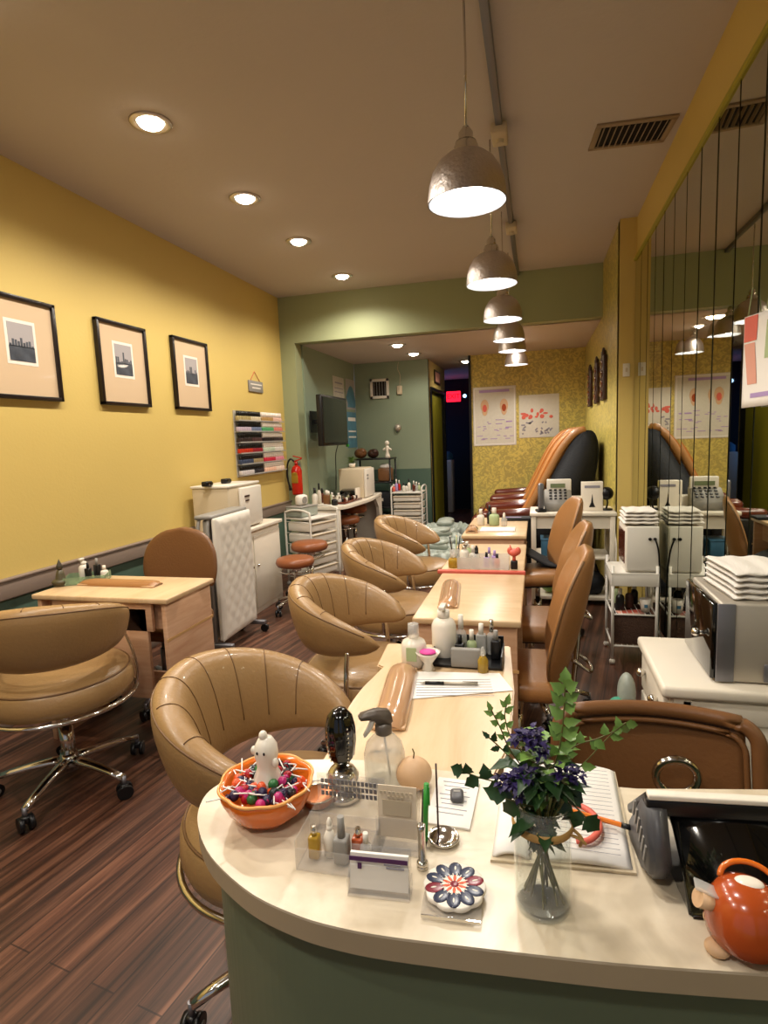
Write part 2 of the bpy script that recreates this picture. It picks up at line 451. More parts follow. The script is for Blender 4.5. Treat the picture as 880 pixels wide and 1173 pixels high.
def downlight(x, y, z, label, power, first=[None]):
    t = thing('recessed_downlight', label, 'ceiling light', (x, y, z), 0, 'recessed ceiling downlights')
    MB().lathe([(.062, -.002), (.075, -.009), (.098, -.007), (.102, 0), (.062, .0)]).build('trim_ring', 'nickel', t)
    MB().lathe([(0, -.030), (.03, -.027), (.052, -.016), (.062, -.003), (.0, -.002)]).build('bulb', 'bulbhot', t)
    spot((x, y, z-.04), power, 155)
dl = [(2.675, 'nearest'), (3.63, 'second nearest'), (4.51, 'third from the front'), (5.58, 'farthest')]
for y, w in dl:
    downlight(-1.81, y, ZC, w+' glowing round recessed downlight of the four above the yellow wall side', 84)
for y in (1.72, .77, -.2):
    downlight(-1.81, y, ZC, 'round recessed downlight over the entrance end of the salon', 84)
for (x, y, w) in ((-1.57, 6.80, 'nearer glowing recessed downlight in the low ceiling before the TV'), (-1.54, 7.60, 'farther glowing recessed downlight in the low ceiling before the TV'), (-.25, 6.62, 'nearer recessed downlight in the low ceiling above the massage chairs'), (-.24, 7.15, 'farther recessed downlight in the low ceiling above the massage chairs'), (-1.0, 8.75, 'single glowing recessed downlight at the dark corridor entrance')):
    downlight(x, y, ZL, w, 26 if y < 8 else 14)

# track
t = thing('track_light_rail', 'long thin grey track rail running along the brown ceiling', 'track rail', (-.175, 3.6, ZC))
MB().box((0, -.6, -.02), (.035, 7.6, .034), .004).build('rail', 'steel2', t)
for yy in (-2.7, -.33, 1.1):
    MB().box((0.0, yy, -.045), (.08, .16, .05), .008).cyl((0, yy, -.02), (0, yy, -.09), .02).build('connector', 'cream', t)
PND = [(2.207, 'nearest and largest-looking'), (3.402, 'second nearest'), (4.466, 'third nearest'), (5.453, 'fourth nearest'), (6.322-.15, 'fifth'), (7.4, 'farthest')]
def pendant(y, lab, extra=False):
    zr = 2.27; x = -.235
    t = thing('pendant_lamp', lab, 'pendant lamp', (x, y, zr), 0, 'hammered metal pendant lamps')
    out = [(.140, 0), (.139, .02), (.134, .06), (.122, .1), (.100, .135), (.072, .158), (.04, .17)]
    MB().lathe([(r, z) for r, z in out], seg=40).build('shade', 'nickel', t)
    MB().lathe([(r-.004, z+.001 if z else 0) for r, z in out], seg=40).build('shade_lining', 'shade_in', t)
    MB().lathe([(.0, .205), (.036, .205), (.042, .19), (.042, .168), (.048, .162)], seg=24).lathe([(.026, .205), (.025, .235), (.010, .255), (0, .255)]).build('cap', 'chrome', t)
    top = (ZC if y < 6.1 else ZL)-zr
    MB().tube([(0, 0, .235), (.004, 0, (top+.23)/2), (0, 0, top)], .004).build('cord', 'chrome', t)
    MB().sph((0, 0, .055), (.055, .055, .05)).cyl((0, 0, .09), (0, 0, .16), .025).build('bulb', 'bulb', t)
    spot((x, y, zr-.012), 30, 150, (1, .94, .85), .06, .5)
    return t
for y, w in PND:
    pendant(y, w+' domed hammered silver pendant lamp in the row over the manicure tables')
for y in (1.0, -.2): pendant(y, 'domed hammered silver pendant lamp above the reception counter')

# ------------------------------------------------------------------ ceiling vent
t = thing('ceiling_vent', 'rectangular louvred air vent in the ceiling beside the mirrored wall', 'air vent', (.50, 3.58, ZC), .08)
b = MB()
for s in (-1, 1): b.box((0, s*.125, -.006), (.40, .03, .012), .003).box((s*.185, 0, -.006), (.03, .25, .012), .003)
b.build('frame', 'vent', t)
MB().box((0, 0, -.002), (.35, .23, .003)).build('backing', 'ventdark', t)
for k in range(11):
    MB().box((-.155+k*.031, 0, -.008), (.004, .22, .02), rot=(0, .6, 0)).build('slat', 'vent', t)

# ------------------------------------------------------------------ left wall pictures
def picture(y0, y1, z0, z1, lab, ph):
    yc = (y0+y1)/2; zc = (z0+z1)/2; w = y1-y0; h = z1-z0
    t = thing('framed_picture', lab, 'framed picture', (WL, yc, zc), 0, 'black framed pictures on the yellow wall')
    b = MB(); fw = .022
    for s in (-1, 1):
        b.box((.017, s*(w/2-fw/2), 0), (.034, fw, h), .003).box((.017, 0, s*(h/2-fw/2)), (.034, w, fw), .003)
    b.build('frame', 'frame', t)
    MB().box((.010, 0, 0), (.012, w-2*fw+.004, h-2*fw+.004)).build('mount', 'mat_board', t)
    MB().box((.0165, 0, .03), (.002, .20, .24)).build('window_border', 'ring', t)
    a = MB().box((.0182, 0, .06), (.002, .165, .145)).build('photo', 'photolight', t)
    b = MB()
    b.box((.0188, 0, -.03), (.002, .165, .08))
    r = random.Random(ph)
    for k in range(9):
        hh = r.uniform(.01, .09 if k in (3, 4) else .045)
        b.box((.0188, -.073+k*.018, .005+hh/2), (.002, .014, hh))
    b.build('skyline', 'photo', t)
picture(2.42, 2.91, 1.74, 2.293, 'leftmost black framed cityscape photo, cut by the photo edge, on yellow wall', 1)
picture(3.24, 3.73, 1.74, 2.293, 'middle one of three black framed photos on the yellow wall', 2)
picture(4.05, 4.545, 1.74, 2.305, 'rightmost of three black framed photos, nearest the polish rack', 3)
t = thing('hanging_sign', 'small grey sign plaque hung by a string above the polish rack', 'sign', (WL, 5.44, 2.015))
MB().box((.008, 0, 0), (.016, .3, .11), .004).build('plaque', 'grey', t)
MB().box((.0165, 0, .02), (.001, .24, .012)).box((.0165, 0, -.015), (.001, .18, .012)).build('lettering', 'ring', t)
MB().tube([(.006, -.1, .055), (.004, 0, .15), (.006, .1, .055)], .003).build('string', 'pinkred', t)

# polish rack
t = thing('polish_rack', 'clear wall rack of six shelves filled with nail polish bottles', 'rack', (WL, 5.45, 1.14))
MB().box((.004, 0, .31), (.006, 1.0, .63)).build('back_panel', 'clearplastic', t)
for k in range(6):
    MB().box((.035, 0, .012+k*.103), (.06, 1.0, .005)).box((.064, 0, .016+k*.103), (.003, 1.0, .010)).build('shelf', 'clearplastic', t)
def polish_mesh(name, cap, body):
    b = MB().box((0, 0, .021), (.036, .038, .042), .006).m(1).cyl((0, 0, .041), (0, 0, .090), .0165, .0145, seg=10)
    me = bpy.data.meshes.new('polish_bottle'); b.bm.to_mesh(me); b.bm.free(); me.materials.append(body); me.materials.append(cap)
    return me
PC = {}
def pcol(h, r=.2):
    if h not in PC: PC[h] = mat('polish_'+h[1:], h, r)
    return PC[h]
CAPN = {'#101010': 'black', '#e8dcd0': 'white'}
rows = [ # bottom to top : left colours, left cap, right colours, right cap
    (['#c8c0c0', '#22222c'], '#101010', ['#e6b9a0', '#e9d2c0'], '#e8dcd0'),
    (['#33405a', '#93805c'], '#101010', ['#c02440', '#d8889a'], '#e8dcd0'),
    (['#b8301c', '#8c1c2a'], '#101010', ['#b8c4b0', '#dcd6cc'], '#e8dcd0'),
    (['#2d2020', '#4a3030'], '#101010', ['#241c1e', '#3a2c30'], '#e8dcd0'),
    (['#b8a8b8', '#6c7896'], '#101010', ['#56a06c', '#d88478'], '#e8dcd0'),
    (['#a89868', '#cfc2a4'], '#101010', ['#b08c58', '#e0b8a8'], '#e8dcd0')]
CN = {'#c8c0c0': 'silver', '#22222c': 'black', '#e6b9a0': 'peach', '#e9d2c0': 'pale nude', '#33405a': 'navy', '#93805c': 'bronze', '#c02440': 'crimson', '#d8889a': 'pink', '#b8301c': 'scarlet', '#8c1c2a': 'dark red', '#b8c4b0': 'pale green', '#dcd6cc': 'milky', '#2d2020': 'near-black', '#4a3030': 'brown', '#241c1e': 'inky', '#3a2c30': 'plum', '#b8a8b8': 'lavender', '#6c7896': 'slate blue', '#56a06c': 'green', '#d88478': 'coral', '#a89868': 'khaki', '#cfc2a4': 'beige', '#b08c58': 'gold', '#e0b8a8': 'blush'}
SN = ['bottom', 'second lowest', 'third lowest', 'third highest', 'second highest', 'top']
for k, (lc, lcap, rc, rcap) in enumerate(rows):
    for half, cols, cap in (('left', lc, lcap), ('right', rc, rcap)):
        ms = [polish_mesh('p', pcol(cap), pcol(c)) for c in cols]
        for j in range(11):
            ci = 0 if j < 6 else 1
            o = bpy.data.objects.new('polish_bottle', ms[ci]); COL.objects.link(o)
            y = 5.45 + (-.475 if half == 'left' else .025) + j*.043
            o.location = (WL+.036, y, 1.14+.0155+k*.103)
            tag(o, '%s-capped %s nail polish, %s half of %s wall rack shelf' % (CAPN[cap], CN[cols[ci]], half, SN[k]), 'nail polish', 'nail polish bottles on the wall rack')

# fire extinguisher
t = thing('fire_extinguisher', 'red fire extinguisher with black hose hung on the green pilaster', 'fire extinguisher', (-2.60, YH-.075, .86))
MB().lathe([(0, 0), (.055, .003), (.06, .02), (.06, .27), (.045, .31), (.02, .33), (0, .33)]).build('cylinder', 'red', t)
MB().box((0, -.061, .18), (.075, .004, .09), .001).sph((0, -.062, .235), (.035, .003, .02)).build('tag', 'amber', t)
MB().cyl((0, 0, .33), (0, 0, .37), .018).box((.02, 0, .385), (.10, .02, .014), .004, rot=(0, -.3, 0)).box((.02, 0, .42), (.11, .022, .012), .004, rot=(0, .25, 0)).build('valve_handle', 'red', t)
MB().tube(catmull([(-.02, 0, .37), (-.06, -.01, .40), (-.1, -.01, .34), (-.105, -.02, .2), (-.085, -.02, .1)], 6), .011).cyl((-.085, -.02, .1), (-.075, -.02, .05), .012, .018).build('hose', 'black', t)
MB().box((0, .068, .3), (.05, .012, .1)).build('bracket', 'grey', t)

# ------------------------------------------------------------------ alcove : TV etc.
t = thing('wall_television', 'black flat television on a wall arm in the sage green alcove', 'television', (-2.28, 6.43, 1.67), 0)
MB().box((0, 0, 0), (.07, .86, .56), .012).build('casing', 'black', t)
MB().box((.036, 0, .005), (.004, .81, .50)).build('screen', 'screen', t)
MB().box((.02, .44, -.292), (.03, .05, .03), .004).build('sensor_box', 'green_plastic', t)
MB().box((-.13, 0, 0), (.2, .05, .05)).box((-.235, 0, 0), (.02, .2, .25)).box((-.05, 0, 0), (.03, .3, .2)).build('wall_mount', 'black', t)
MB().tube(catmull([(-.02, .2, -.27), (-.1, .32, -.4), (-.17, .5, -.62), (-.2, .55, -.85)], 6), .006).build('cable', 'black', t)
def flat(name, lab, cat, c, d, ms, extra=None, group=None):
    pass
t = thing('wall_poster', 'pale grey paper notice taped high beside the television', 'poster', (-2.55, 7.47, 2.08))
MB().box((.003, 0, 0), (.004, .44, .40)).build('sheet', 'poster_grey', t)
MB().box((.006, 0, .12), (.001, .3, .02)).box((.006, 0, .05), (.001, .34, .012)).box((.006, 0, 0), (.001, .34, .012)).build('print', 'ink', t)
t = thing('wall_poster', 'upper poster with a dark blue hand photo next to the green wall corner', 'poster', (-2.55, 7.98, 2.08))
MB().box((.003, 0, 0), (.004, .40, .42)).build('sheet', 'photolight', t)
MB().grid(lambda u, v: (.0065, (u-.5)*.36+.03*math.sin(v*5), -.18+v*(.14+.16*math.sin(u*2.6))), 10, 6).build('print', 'poster_blue', t)
t = thing('wall_poster', 'lower tall light blue poster behind the television edge', 'poster', (-2.55, 7.98, 1.585))
MB().box((.003, 0, 0), (.004, .42, .50)).build('sheet', 'poster_blue', t)
MB().box((.006, 0, .15), (.001, .34, .05)).box((.006, 0, -.02), (.001, .34, .02)).box((.006, 0, -.1), (.001, .34, .02)).build('print', 'paper', t)
t = thing('wall_vent', 'square white framed grille high on the sage green back wall', 'air vent', (-2.175, YB, 2.155))
b = MB()
for s in (-1, 1): b.box((s*.12, -.01, 0), (.04, .02, .28), .004).box((0, -.01, s*.12), (.28, .02, .04), .004)
b.build('frame', 'whitegloss', t)
MB().box((0, -.003, 0), (.21, .004, .21)).build('backing', 'ventdark', t)
for k in range(5): MB().box((-.08+k*.04, -.008, 0), (.006, .014, .2)).build('slat', 'grey', t)
t = thing('outlet_box', 'small cream junction box with a wire rising to the ceiling', 'outlet', (-1.88, YB, 2.12))
MB().box((0, -.015, 0), (.075, .03, .12), .006).box((0, -.032, .02), (.03, .006, .03), .002).build('box', 'cream', t)
MB().tube(catmull([(0, -.012, .06), (.015, -.01, .2), (-.02, -.01, .3), (0, -.01, .39)], 6), .004).build('wire', 'cream', t)
t = thing('wall_bell', 'small round silver dome fixture low on the sage back wall', 'wall fixture', (-1.93, YB, 1.59))
MB().lathe([(0, .05), (.03, .045), (.05, .02), (.055, 0), (0, 0)], rot=(PI/2, 0, 0)).build('dome', 'steel', t)
MB().cyl((0, -.02, -.06), (0, -.02, -.03), .012).build('stem', 'steel2', t)
# picture over side door
t = thing('framed_picture', 'tiny dark framed picture above the olive side door', 'framed picture', (-1.468, 8.95, 2.33))
MB().box((.008, 0, 0), (.016, .5, .2), .003).build('frame', 'frame', t)
MB().box((.0168, 0, 0), (.002, .42, .14)).build('print', 'skin', t)
# EXIT sign
t = thing('exit_sign', 'red glowing EXIT sign with two lamps in the dark corridor', 'exit sign', (-1.50, 11.0, 2.17))
MB().box((0, .02, 0), (.26, .05, .19), .008).build('panel', 'exit', t)
for s in (-1, 1):
    MB().sph((s*.21, .0, 0), .033).build('emergency_lamp', 'exitlight', t)
MB().box((0, .06, .0), (.5, .03, .05)).box((0, .28, .0), (.05, .45, .05)).build('bracket', 'black', t)
def text_obj(txt, size, m, parent, loc, rot, name='lettering', ext=.001, align='CENTER'):
    cu = bpy.data.curves.new(name, 'FONT'); cu.body = txt; cu.size = size; cu.extrude = ext; cu.align_x = align; cu.align_y = 'CENTER'
    o = bpy.data.objects.new('tmp', cu); COL.objects.link(o)
    dg = bpy.context.evaluated_depsgraph_get(); me = bpy.data.meshes.new_from_object(o.evaluated_get(dg))
    bpy.data.objects.remove(o)
    me.materials.clear(); me.materials.append(M[m]); p = bpy.data.objects.new(name, me); COL.objects.link(p)
    p.parent = parent; p.location = loc; p.rotation_euler = rot
    return p
text_obj('EXIT', .12, 'burgundy', t, (0, -.008, 0), (PI/2, 0, 0))
# tall white tank/panel in corridor
t = thing('water_cooler', 'tall narrow pale cylinder-like appliance standing in the dark corridor', 'appliance', (-1.66, 10.95, 0))
MB().box((0, 0, .5), (.28, .3, 1.0), .03).build('body', 'whitegloss', t)
MB().lathe([(.13, 1.0), (.13, 1.1), (.06, 1.16), (0, 1.16)]).build('top', 'blue', t)
# blue window far left in corridor
o = MB().box((-2.34, 10.6, 1.5), (.02, 1.2, 1.3)).build('window_1', 'bluewin'); o['kind'] = 'structure'
b = MB()
for k in (-.61, -.2, .2, .61): b.box((-2.325, 10.6+k, 1.5), (.03, .05, 1.35))
for k in (-.66, .1, .66): b.box((-2.325, 10.6, 1.5+k), (.03, 1.25, .05))
struct('trim_6', b, 'black')
# floor mat
o = MB().box((-1.2, 8.6, .006), (.5, .8, .012), .004).build('door_mat', 'blackfab'); tag(o, 'black mat on the floor at the corridor entrance', 'mat')

# posters on floral wall
M['chart'] = mat('pale_chart_paper', '#cdc9ba', .4, var=.08, vscale=30)
def chart(x0, x1, z0, z1, lab, kind):
    t = thing('reflexology_chart', lab, 'poster', ((x0+x1)/2, YB, (z0+z1)/2))
    w, h = x1-x0, z1-z0
    MB().box((0, -.003, 0), (w, .006, h)).build('sheet', 'chart', t)
    if kind:
        MB().box((0, -.008, h/2-.06), (w*.7, .002, .035)).build('title', 'lilac', t)
        for s in (-1, 1):
            MB().sph((s*.13, -.008, .14), (.055, .002, .09)).sph((s*.13, -.0085, .08), (.038, .002, .07)).build('foot_print', 'bisque' , t)
            MB().sph((s*.13, -.011, .11), (.03, .002, .05)).build('zone_print', 'pinkred' if s < 0 else 'terracotta', t)
        b = MB()
        r = random.Random(4)
        for k in range(26): b.box((r.uniform(-w*.4, w*.4), -.008, r.uniform(-h*.42, -.02)), (r.uniform(.02, .1), .001, .01))
        b.build('caption_print', 'lilac', t)
        b = MB(); 
        for s in (-1, 1): b.box((s*(w/2-.02), -.008, 0), (.012, .001, h*.94)).box((0, -.008, s*(h/2-.02)), (w*.94, .001, .012))
        b.build('border_print', 'paper', t)
    else:
        r = random.Random(9); b = MB(); c = MB()
        for k in range(14): b.sph((r.uniform(-w*.4, w*.4), -.008, r.uniform(-.02, .1)), (r.uniform(.015, .04), .001, r.uniform(.01, .03)))
        for k in range(22): c.box((r.uniform(-w*.42, w*.42), -.008, r.uniform(-h*.42, -.08)), (r.uniform(.01, .06), .001, .02), rot=(0, r.uniform(-1, 1), 0))
        b.build('zone_print', 'pinkred', t); c.build('caption_print', 'ink', t)
chart(-.85, -.27, 1.29, 2.09, 'tall foot chart poster with two feet drawings on the leafy yellow wall', 1)
chart(-.23, .29, 1.38, 1.95, 'wide chart poster with small pink figures, right of the foot chart', 0)
# carved hangings
for k, (ya, yb) in enumerate(((5.62, 6.06), (6.30, 6.66), (7.04, 7.46))):
    yc = (ya+yb)/2
    t = thing('carved_wall_hanging', ['nearest', 'middle', 'farthest'][k]+' of three dark carved wooden hangings on the right wall', 'wall hanging', (.62, yc, 1.92), 0, 'dark carved wall hangings')
    w = .30
    MB().box((-.018, 0, 0), (.036, w, .40), .01).build('panel', 'carv', t)
    MB().box((-.02, 0, .22), (.034, .12, .06), .01).sph((-.02, 0, .25), (.014, .03, .03)).build('crest', 'carv', t)
    b = MB()
    for q in range(4): b.sph((-.04, 0, -.14+q*.09), (.012, .1, .035))
    b.build('relief', 'burgundy', t)
t = thing('wall_switch', 'white wall switch plate on the yellow column edge', 'switch', (.675, 4.94, 1.9))
MB().box((0, -.004, 0), (.05, .008, .10), .003).build('plate', 'whitegloss', t)
MB().box((0, -.01, 0), (.014, .01, .03), .002).build('toggle', 'cream', t)

# ------------------------------------------------------------------ manicure tables
def legs_panel(x, y, sx, sy, h, t):
    MB().box((x, y, h/2), (sx, sy, h), .004).build('end_panel', 'maple_pink', t)
def manicure_table(loc, rz, L, D, h, lab, drawer=True):
    """long side on local x"""
    t = thing('manicure_table', lab, 'manicure table', loc, rz, None)
    MB().box((0, 0, h-.013), (L, D, .026), .006).build('tabletop', 'maple', t)
    ins = .012
    MB().box((0, -D/2+.03, h-.026-.07), (L-.2, .02, .14), .002).build('front_panel', 'maple_pink', t)
    MB().box((0, -D/2+.03, h-.026-.25), (L-.26, .02, .44), .002).build('modesty_panel', 'maple_pink', t)
    for s in (-1, 1):
        a = MB().box((s*(L/2-.03), 0, (h-.026)/2), (.024, D-.03, h-.027), .003).build('end_panel', 'maple_pink', t)
        MB().box((s*(L/2-.018), 0, h-.2), (.006, D-.02, .012)).build('panel_band', 'maple_edge', a)
    MB().box((0, 0, .25), (L-.08, .02, .14), .003).build('stretcher', 'maple_pink', t)
    if drawer:
        for s in (-1, 1):
            d = MB().box((s*L*.28, 0, h-.026-.075), (L*.34, D-.13, .13), .003).build('drawer', 'maple_pink', t)
            MB().box((s*L*.28, -D/2+.045-.004, h-.1), (L*.16, .012, .03), .01).build('pull', 'black', d)
    return t
manicure_table((-2.02, 2.44, 0), 0, .76, .41, .76, 'pale maple manicure table on its own against the yellow wall')
manicure_table((-.265, 2.49, 0), -PI/2, .74, .41, .76, 'maple manicure table second from the counter, bearing only one arm rest')
manicure_table((-.275, 3.27, 0), -PI/2, .74, .42, .765, 'maple manicure table third from the counter with orange edge and clear tray set')
manicure_table((-.285, 4.32, 0), -PI/2, .86, .43, .775, 'farthest maple manicure table in the row, beside the cash register stand')
o = MB().box((-.278, 2.905, .757), (.44, .03, .020), .004).build('edge_strip', 'pinkred'); tag(o, 'orange strip along the near edge of the third manicure table', 'strip')
# T1 joined to the counter
t = thing('manicure_table', 'nearest maple manicure table with curved left edge joined to the counter', 'manicure table', (0, 0, 0))
left = catmull([(-.443, 1.572, 0), (-.452, 1.50, 0), (-.462, 1.42, 0), (-.462, 1.30, 0), (-.445, 1.18, 0), (-.44, 1.055, 0)], 5)
poly = [(-.088, 1.055), (-.060, 1.2), (-.060, 1.47), (-.085, 1.80), (-.476, 1.767), (-.462, 1.585)]+[(p.x, p.y) for p in left]
MB().prism(poly, .758, .785, .004).build('tabletop', 'maple', t)
MB().box((-.11, 1.44, .38), (.02, .6, .755)).box((-.28, 1.74, .38), (.34, .022, .755)).build('end_panel', 'maple_pink', t)
MB().box((-.27, 1.2, .38), (.02, .24, .755)).build('knee_panel', 'maple_pink', t)

# arm rests
def armrest(loc, rz, L, W, h, lab, m='leather2'):
    t = thing('arm_rest', lab, 'arm rest', loc, rz, None)
    def f(u, v):
        x = (u-.5)*L; a = PI*v
        e = (1-abs(2*u-1)**5)**.4
        return (x, -math.cos(a)*W/2*(.75+.25*e), math.sin(a)*h*(.35+.65*e)*(1-.12*math.sin(PI*u)))
    MB().grid(f, 24, 12).build('pad', m, t)
    MB().box((0, 0, .004), (L*.98, W*.96, .008), .003).build('base', 'bisque', t)
    return t
cush = mat('clear_covered_cushion', '#b98f6a', .15, coat=.8); M['cush'] = cush
armrest((-.355, 1.385, .786), PI/2+.12, .36, .085, .035, 'long plastic covered beige arm rest cushion on the nearest manicure table', 'cush')
armrest((-.372, 2.45, .761), PI/2+.1, .40, .085, .035, 'plastic covered tan arm rest on the second manicure table', 'cush')
armrest((-2.07, 2.46, .761), .0, .46, .09, .03, 'flat tan leather arm rest on the lone table by the wall', 'leather2')
o = armrest((-.44, 4.03, .776), PI/2, .10, .09, .05, 'small beige curled hand rest on the farthest manicure table', 'cush')

# ------------------------------------------------------------------ bottles
def bottle(name, loc, h, r, body, cap, lab, cat='bottle', style='round', capf=.25, group=None, rz=0):
    t = thing(name, lab, cat, loc, rz, group)
    bh = h*(1-capf)
    if style == 'round':
        MB().lathe([(0, 0), (r*.9, 0), (r, r*.1), (r, bh*.72), (r*.85, bh*.86), (r*.4, bh*.95), (r*.4, bh), (0, bh)], seg=18).build('body', body, t)
        MB().cyl((0, 0, bh*.98), (0, 0, h), r*.48, r*.42, seg=14).build('cap', cap, t)
    elif style == 'square':
        MB().box((0, 0, bh/2), (2*r, 2*r, bh), r*.3).build('body', body, t)
        MB().cyl((0, 0, bh*.98), (0, 0, h), r*.55, r*.45, seg=14).build('cap', cap, t)
    elif style == 'pump':
        MB().lathe([(0, 0), (r*.92, 0), (r, r*.12), (r, bh*.8), (r*.8, bh*.93), (r*.45, bh), (0, bh)], seg=20).build('body', body, t)
        b = MB().cyl((0, 0, bh*.98), (0, 0, bh+.5*(h-bh)), r*.5).cyl((0, 0, bh), (0, 0, h-.006), r*.16)
        b.box((0, -r*.35, h-.006), (r*.5, r*1.3, .012), .003).build('pump', cap, t)
    elif style == 'dropper':
        MB().lathe([(0, 0), (r, 0), (r, bh*.7), (r*.5, bh*.95), (0, bh)], seg=16).build('body', body, t)
        MB().cyl((0, 0, bh*.9), (0, 0, bh+.35*(h-bh)), r*.45).lathe([(r*.4, bh+.3*(h-bh)), (r*.45, bh+.6*(h-bh)), (r*.15, h), (0, h)], seg=12).build('cap', cap, t)
    return t
Z1 = .786
# set on T1
o = bottle('lotion_bottle', (-.352, 1.60, Z1), .125, .037, 'ghost', 'clearplastic', 'fat white bottle with clear knob lid on the nearest table set', 'bottle', 'round', .3)
MB().box((.0, -.0375, .045), (.03, .002, .04), rot=(0, 0, 0)).build('label_print', 'pale_green', o)
bottle('pump_bottle', (-.275, 1.68, Z1), .165, .037, 'ghost', 'whitegloss', 'tallest white pump bottle in the tray on the nearest table', 'bottle', 'pump', .25)
t = thing('tray_organizer', 'black plastic tray organizer holding small bottles on nearest table', 'tray', (-.20, 1.655, Z1))
MB().box((0, 0, .004), (.20, .12, .008), .002).box((0, .06, .03), (.20, .004, .06)).box((-.1, 0, .02), (.004, .12, .04)).box((.1, 0, .02), (.004, .12, .04)).build('tray', 'black', t)
MB().box((.0, -.056, .032), (.085, .02, .055), .004).build('front_box', 'grey', t)
t = thing('paint_dish', 'small shell-shaped dish with pink paint swatch on nearest table', 'dish', (-.305, 1.57, Z1))
MB().lathe([(0, 0), (.02, 0), (.012, .02), (.03, .045), (.036, .055), (.03, .05), (0, .045)], seg=16).build('dish', 'ghost', t)
MB().sph((0, 0, .054), (.024, .02, .006)).build('paint', 'pink', t)
for k, (x, y, h, r, b_, c_, st, w) in enumerate([
    (-.285, 1.735, .10, .013, 'black', 'black', 'round', 'slim black bottle at the left rear of the nearest table tray'),
    (-.225, 1.69, .12, .018, 'clearplastic', 'whitegloss', 'round', 'clear bottle with white cap right of the tall pump bottle'),
    (-.222, 1.64, .075, .014, 'black', 'black', 'square', 'squat black polish bottle in front of the pump bottle'),
    (-.19, 1.66, .085, .015, 'pale_green', 'ghost', 'round', 'pale green little bottle in the middle of the nearest table tray'),
    (-.165, 1.69, .095, .015, 'clearplastic', 'whitegloss', 'square', 'clear square bottle at the rear middle of the tray'),
    (-.135, 1.70, .105, .015, 'clearplastic', 'chrome', 'round', 'clear bottle with silver cap at the rear right of the tray'),
    (-.12, 1.665, .085, .014, 'black', 'grey', 'square', 'dark bottle with grey cap on the right side of the tray'),
    (-.15, 1.578, .075, .015, 'amber', 'clearplastic', 'dropper', 'small yellow oil dropper bottle at the front right of the tray')]):
    bottle('small_bottle', (x, y, Z1+(.009 if -.3 < x < -.1 and 1.6 < y < 1.71 else 0)), h, r, b_, c_, w, 'bottle', st, .33, 'small bottles on the nearest table')
# paper + pen
t = thing('paper_sheet', 'white printed form sheet lying on the nearest manicure table', 'paper', (0, 0, Z1))
MB().prism([(-.379, 1.545), (-.105, 1.575), (-.063, 1.47), (-.318, 1.375)], 0.0, .0015).build('sheet', 'paper', t)
b = MB()
for k in range(7):
    f = k/7
    b.box((-.225+.02*f, 1.52-.016*k-.01, .002), (.2, .002, .0006), rot=(0, 0, .18))
b.build('print', 'ink', t)
t = thing('ballpoint_pen', 'black and silver ballpoint pen lying on the white form', 'pen', (-.225, 1.475, Z1+.0065), .12)
MB().cyl((-.07, 0, 0), (-.02, 0, 0), .0045).build('grip', 'black', t)
MB().cyl((-.02, 0, 0), (.07, 0, 0), .0042).cyl((-.085, 0, 0), (-.07, 0, 0), .001, .0042).build('barrel', 'steel', t)
MB().box((.05, .004, .003), (.04, .002, .002)).build('clip', 'black', t)
# set on T3
t = thing('tray_organizer', 'clear acrylic tray holding bottles on the third manicure table', 'tray', (-.27, 2.99, .766))
b = MB().box((0, 0, .003), (.26, .12, .005), .001)
for s in (-1, 1): b.box((0, s*.06, .03), (.26, .003, .06)).box((s*.13, 0, .03), (.003, .12, .06))
b.build('tray', 'clearplastic', t)
sets3 = [(-.37, 2.99, .13, .025, 'whitegloss', 'chrome', 'pump', 'white pump bottle at the left of the third table tray'),
    (-.305, 2.97, .11, .022, 'clearplastic', 'black', 'dropper', 'clear bottle with tall black dropper on the third table'),
    (-.33, 3.03, .10, .02, 'whitegloss', 'whitegloss', 'round', 'plain white bottle at the rear of the third table tray'),
    (-.255, 2.975, .075, .014, 'lilac', 'black', 'square', 'lilac polish bottle with black cap in the third table tray'),
    (-.215, 3.0, .08, .015, 'lilac', 'lilac', 'square', 'all-lilac polish bottle in the third table tray'),
    (-.20, 2.96, .07, .014, 'pinkred', 'black', 'square', 'pink polish bottle with black cap in the third table tray'),
    (-.245, 3.03, .09, .016, 'clearplastic', 'lilac', 'round', 'clear bottle with lilac cap at the rear of the third table tray')]
for (x, y, h, r, b_, c_, st, w) in sets3:
    bottle('small_bottle', (x, y, .766+.006), h, r, b_, c_, w, 'bottle', st, .35, 'small bottles on the third manicure table')
bottle('polish_bottle', (-.115, 2.96, .766), .07, .017, 'black', 'pinkred', 'black bottle beneath a red rosette on the third table', 'nail polish', 'square', .4)
o = tag(MB().sph((0, 0, .012), (.028, .028, .02)).sph((-.02, 0, .02), (.014, .014, .02)).sph((.02, 0, .02), (.014, .014, .02)).cyl((-.01, 0, .02), (-.02, 0, .05), .003).build('rosette', 'pinkred', loc=(-.115, 2.96, .838)), 'red flower-like rosette on top of a small black bottle', 'ornament')
bottle('oil_jar', (-.425, 2.97, .766), .075, .028, 'amber', 'clearplastic', 'round golden oil jar left of the tray on third table', 'jar', 'round', .3)
t = thing('brush_cup', 'clear cup of manicure brushes behind the golden jar', 'cup', (-.43, 3.06, .766))
MB().lathe([(.0, 0), (.026, 0), (.028, .08), (.025, .08), (.024, .004), (0, .004)]).build('cup', 'clearplastic', t)
for k in range(5): MB().cyl((.01*math.cos(k*1.3), .01*math.sin(k*1.3), .006), (.03*math.cos(k*1.3), .03*math.sin(k*1.3), .15), .003).build('brush', ['black', 'bisque', 'steel', 'black', 'pale_green'][k], t)
bottle('lotion_bottle', (-.37, 3.12, .766), .11, .03, 'pale_green', 'whitegloss', 'pale green lotion bottle at the rear left of third table', 'bottle', 'pump', .3)
